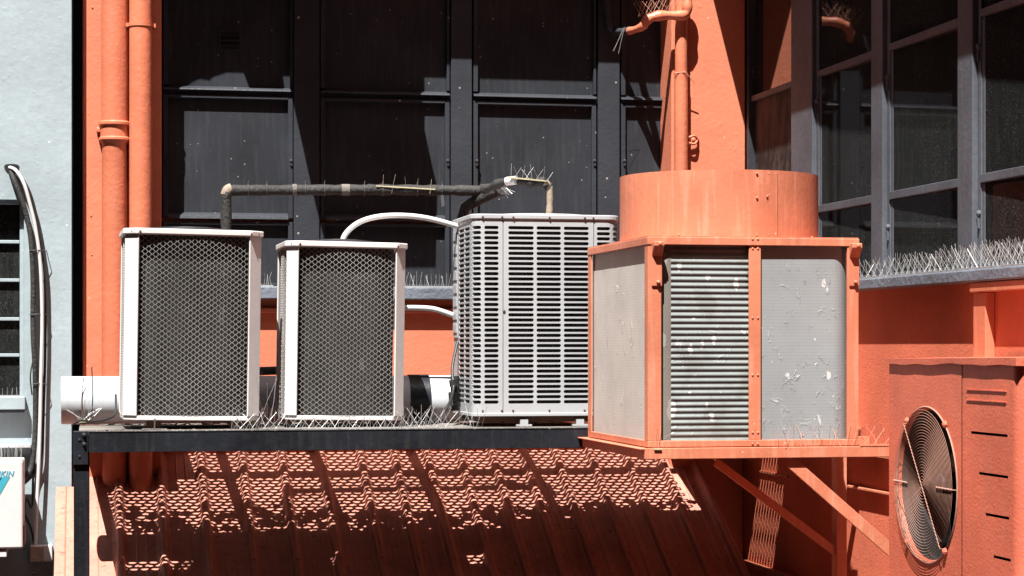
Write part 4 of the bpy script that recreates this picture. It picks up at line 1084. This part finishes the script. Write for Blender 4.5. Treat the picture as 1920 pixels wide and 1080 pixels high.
# white conduits
def conduit(label, pts, r=.0105):
    single('conduit', MB().tube(smoothp(pts, 8), r, 10), M['conduit'], label, 'conduit', 'white plastic conduits', smooth=True)
conduit('white conduit arching from the shorter mesh condenser to the louvred one', [P(640, 470, Y=8.3), P(646, 442, Y=8.3), P(670, 419, Y=8.3), P(705, 407, Y=8.3), P(750, 404, Y=8.3), P(800, 409, Y=8.3), P(858, 424, Y=8.3), P(875, 430, Y=8.3)])
conduit('white conduit curving below the sill between the shorter mesh condenser and the louvred one', [P(740, 578, Y=8.4), P(775, 577, Y=8.4), P(810, 579, Y=8.4), P(835, 586, Y=8.4), P(868, 598, Y=8.4)])

# big duct lying on the platform
YD = 8.565; rD = 0.094; zD = ZPL + rD
t = thing('duct', 'fat pale grey round duct lying on the platform behind the condensers', 'duct', (XA(500, YD), YD, ZPL))
xd0, xd1 = XA(115, YD), XA(880, YD)
m = MB(); pts = [(xd0, YD, zD), (XA(764, YD), YD, zD)]; m.tube(pts, rD, 40); m.tube([(XA(800, YD), YD, zD), (xd1, YD, zD)], rD, 40)
build('duct_wall', m, M['duct'], t, smooth=True)
build('rubber_sleeve', MB().tube([(XA(764, YD), YD, zD), (XA(802, YD), YD, zD)], rD + .004, 40), M['blackpaint'], t, smooth=True)
build('band', MB().tube([P(u, v, Y=YD - rD - .002) for u, v in ((157, 708), (154, 730), (153, 765), (154, 785))], .002, 5), M['rust'], t)
t = single('insulated_pipe', MB().tube([P(455, 697, Y=8.60), P(540, 694, Y=8.60)], .017, 12), M['rubber'], 'short black lagged pipe seen in the gap between the two mesh condensers', 'pipe', smooth=True)
# cables at the louvred unit
t = single('cable', MB().tube(smoothp([P(858, 640, Y=8.3), P(848, 690, Y=8.25), P(850, 730, Y=8.2), P(838, 765, Y=8.1), P(815, 788, Y=8.05), P(780, 793, Y=8.0), P(768, 770, Y=8.1)], 8), .006, 8), M['cable'], 'black cable looping down beside the louvred condenser', 'cable', smooth=True)
m = MB().tube([P(853, 705, Y=8.25), P(854, 770, Y=8.25)], .018, 10); m.tube([P(848, 712, Y=8.22), P(850, 725, Y=8.22)], .014, 8); m.tube([P(848, 735, Y=8.22), P(850, 760, Y=8.22)], .016, 8)
single('valve', m, M['rubber'], 'black lagged service valves at the lower left of the louvred condenser', 'valve', smooth=True)
single('cable', MB().tube(smoothp([P(134, 798, Y=7.85), P(150, 789, Y=7.85), P(175, 790, Y=7.86), P(200, 786, Y=7.86), P(216, 775, Y=7.9), P(217, 740, Y=8.0)], 8), .004, 6), M['cable'], 'thin black cable on the platform corner before the grey duct', 'cable')
single('wire', MB().tube([P(172, 785, Y=7.9), P(174, 740, Y=7.9), P(172, 688, Y=7.9)], .0022, 5), M['cable'], 'upright black wire standing before the grey duct end', 'wire')

# pipes and cables of the neighbouring building
YQ = YN - 0.03
def run(name, label, pts, r, mat, cat):
    return single(name, MB().tube(smoothp(pts, 8), r, 10), M[mat], label, cat, smooth=True)
run('conduit', 'bare white conduit dropping from the wall hole on the blue grey building', [P(18, 314, Y=YN), P(30, 320, Y=YQ), P(45, 345, Y=YQ-.02), P(58, 390, Y=YQ-.02), P(67, 430, Y=YQ-.02), P(76, 500, Y=YQ-.02), P(79, 600, Y=YQ-.02), P(77, 700, Y=YQ-.02), P(74, 840, Y=YQ-.02), P(69, 950, Y=YQ-.02), P(66, 1028, Y=YQ-.02)], .0075, 'conduit', 'conduit')
run('insulated_pipe', 'black lagged pipe drooping beside the white conduit on the blue grey building', [P(20, 322, Y=YN), P(28, 342, Y=YQ), P(40, 372, Y=YQ-.01), P(50, 405, Y=YQ-.01), P(58, 450, Y=YQ-.01), P(62, 520, Y=YQ-.01), P(62, 620, Y=YQ-.01), P(66, 700, Y=YQ-.01), P(66, 800, Y=YQ-.01), P(60, 870, Y=YQ-.01), P(45, 900, Y=YQ-.03)], .0115, 'rubber', 'pipe')
run('cable', 'black cable hanging right against the white conduit', [P(30, 320, Y=YN), P(52, 352, Y=YQ), P(66, 395, Y=YQ), P(76, 450, Y=YQ), P(84, 520, Y=YQ), P(85, 640, Y=YQ), P(82, 760, Y=YQ), P(78, 850, Y=YQ), P(66, 885, Y=YQ), P(44, 908, Y=YQ-.03)], .006, 'cable', 'cable')
run('cable', 'lower black cable tangled between the junction box and the small air conditioner', [P(66, 850, Y=YQ), P(62, 900, Y=YQ), P(60, 950, Y=YQ), P(50, 935, Y=YQ-.04), P(46, 960, Y=YQ-.05), P(58, 990, Y=YQ), P(64, 1020, Y=YQ)], .005, 'cable', 'cable')
run('cable', 'thin slack cable beside the neighbour window sill', [P(63, 670, Y=YQ), P(57, 705, Y=YQ-.02), P(60, 740, Y=YQ)], .003, 'cable', 'cable')
for v in (470, 590, 720):
    single('cable_tie', MB().tube([P(55, v, Y=YQ-.02), P(70, v - 1, Y=YQ-.032), P(86, v, Y=YQ-.012), P(87, v, Y=YN)], .002, 5), M['tie'], {470: 'upper', 590: 'middle', 720: 'lower'}[v] + ' black tie strapping the pipe bundle to the blue grey wall', 'cable tie', 'ties on the pipe bundle')
t = thing('junction_box', 'small pale junction box with loose wires low on the blue grey building', 'junction box', P(78, 1055, Y=YN))
a = P(57, 1054, Y=YN - .07); b = P(98, 1023, Y=YN - .07)
build('box', MB().box(a.x, b.x, YN - .07, YN - .0005, a.z, b.z), M['white'], t, bevel=.003)
build('lid', MB().box(a.x - .002, a.x + (b.x-a.x)*.62, YN - .073, YN - .0702, a.z + .002, b.z - .004), M['tan'], t, bevel=.002)
build('wire_loop', MB().tube(smoothp([P(62, 1054, Y=YN-.04), P(52, 1066, Y=YN-.05), P(58, 1074, Y=YN-.05), P(72, 1070, Y=YN-.05), P(80, 1055, Y=YN-.04)], 5), .002, 5), M['tan'], t)

# ================================================================== bird spikes
def spikes(label, a, b, n, L, mat='spike', base=True, up=(0, 0, 1), lean=0.35, basemat=None, r=0.00062, both=0, bw=.012):
    a, b = Vector(a), Vector(b); ax = (b - a).normalized()
    t = thing('bird_spikes', label, 'bird spikes', tuple((a + b) / 2), group='strips of anti bird spikes')
    if base:
        m = MB().bar(a, b, bw, .005); build('base_strip', m, M[basemat or mat], t)
    up = Vector(up).normalized(); side = ax.cross(up)
    for i in range(n):
        q = a + (b - a) * ((i + 0.5 + random.uniform(-.12, .12)) / n)
        k3 = i % 3
        d = (up + ax * ((0, 1, -1)[k3] * lean * 1.15 + random.gauss(0, lean * .3)) + side * ((.05, .45, -.45)[(i // 2) % 3] + random.gauss(0, .08))).normalized()
        l = L * random.uniform(.82, 1.05); e = q + d * l
        md = q + d * l * .5 + (Vector((random.gauss(0, .004), 0, random.gauss(0, .003))) if random.random() < .2 else Vector((0, 0, 0)))
        build('spike', MB().tube([q, md, e], r, 4), M[mat], t)
        if both and random.random() < both: build('spike', MB().tube([q, q - d * l * .5], r, 4), M[mat], t)
    return t
xs_ = XR - 0.035
us = [1612, 1668, 1722, 1776, 1830, 1880, 1935]
desc = ['first strip of white spikes on the right sill, next to the drum topped condenser', 'second strip of white spikes along the right sill counted from the condenser',
        'third strip of white spikes along the right sill, below a window mullion', 'fourth strip of white spikes on the right sill, near the wide mullion',
        'fifth strip of white spikes on the right sill, taller and denser', 'last strip of white spikes on the right sill at the picture edge']
for i in range(6):
    ya, yb = YA(us[i], xs_) , YA(us[i + 1], xs_)
    spikes(desc[i], (xs_, ya - .004, zr_t + .003), (xs_, yb + .004, zr_t + .003), 26 + 3 * i, 0.080 + .012 * (i > 2), bw=.03)
ysl = 9.425
spikes('white spikes on the back sill between the two mesh condensers', (XA(478, ysl), ysl, zs_t + .003), (XA(512, ysl), ysl, zs_t + .003), 7, .06, lean=.1, bw=.03)
spikes('white spikes on the back sill between the shorter mesh condenser and the louvred one', (XA(752, ysl), ysl, zs_t + .003), (XA(862, ysl), ysl, zs_t + .003), 24, .065, lean=.15, bw=.03)
zp = ZPL + .004
def pl_sp(label, u0, u1, Y, n, L=.08, lean=.6, **k): spikes(label, (XA(u0, Y), Y, zp), (XA(u1, Y), Y, zp), n, L, lean=lean, **k)
pl_sp('spikes splayed on the platform below the gap between the mesh condensers', 432, 530, 7.86, 26, base=False)
pl_sp('spikes crossing the bottom edge of the shorter mesh condenser, left half', 535, 640, 7.86, 26, .05, base=True)
pl_sp('spikes crossing the bottom edge of the shorter mesh condenser, right half', 640, 752, 7.86, 26, .055, base=True)
pl_sp('dense spikes on the platform between the shorter mesh condenser and the louvred one', 754, 850, 7.86, 34, .09)
pl_sp('few tall spikes in front of the louvred condenser left corner', 858, 905, 7.85, 10, .085, .35, base=False)
spikes('fan of spikes on the platform corner before the grey duct', P(148, 791, Y=7.9), P(166, 790, Y=7.9), 14, .085, lean=.9, basemat='yellow')
spikes('long spikes behind the gap between the mesh condensers', P(478, 790, Y=8.05), P(510, 790, Y=8.05), 5, .2, mat='spike', lean=.2, base=False)
# on orange frame
spikes('pale spikes standing on the right part of the orange front rail', (XA(1455, OY0 - .03), OY0 - .012, zr1 + .001), (XA(1600, OY0), OY0 - .012, zr1 + .001), 14, .08, mat='spike_orange', lean=.3, base=False)
spikes('pale spikes at the end of the orange rail by the fan unit', (XA(1610, OY0), OY0 - .008, zr1 + .004), (XA(1664, OY0), OY0 - .008, zr1 + .004), 9, .085, mat='spike_orange', lean=.6, basemat='orange_metal')
spikes('two thin spikes at the front left foot of the orange condenser', P(1226, 842, Y=OY0 - .012), P(1240, 842, Y=OY0 - .012), 3, .085, mat='spike_orange', lean=.2, basemat='yellow')
spikes('yellowed strip of sparse spikes tied along the long lagged pipe', P(705, 348.5, Y=YI - .024), P(816, 355, Y=YI - .024), 5, .052, mat='tan', lean=.12, basemat='yellow', both=1.0, bw=.004)
spikes('yellowed strip of spikes on the lumpy pipe over the louvred condenser', P(955, 333, Y=8.28), P(1028, 340, Y=8.28), 11, .062, lean=.6, basemat='yellow')
spikes('loose spikes poking out below the lumpy pipe joint', P(938, 352, Y=8.3), P(950, 352, Y=8.3), 6, .045, up=(.8, -.2, -.6), lean=.3, base=False)
spikes('tangle of painted spikes on the crooked orange branch pipe', P(1196, 32, Y=yc - .05), P(1262, 18, Y=yc - .05), 26, .085, mat='spike_orange', lean=.7, base=False)
spikes('two long loose spikes hanging below the crooked orange branch pipe', P(1168, 52, Y=YP - .05), P(1174, 50, Y=YP - .05), 3, .12, mat='spike', up=(-.35, 0, -1), lean=.1, base=False)
spikes('white spikes on the neighbour window sill', (XA(-20, YN - .03), YN - .03, P(30, 742, Y=YN-.03).z), (XA(46, YN - .03), YN - .03, P(30, 742, Y=YN-.03).z), 7, .04, lean=.05, bw=.02)
spikes('spikes on top of the small white air conditioner', (XA(-20, 8.87), 8.87, P(20, 863, Y=8.85).z), (XA(43, 8.87), 8.87, P(20, 863, Y=8.85).z), 14, .06, lean=.05, bw=.02, r=.0011)
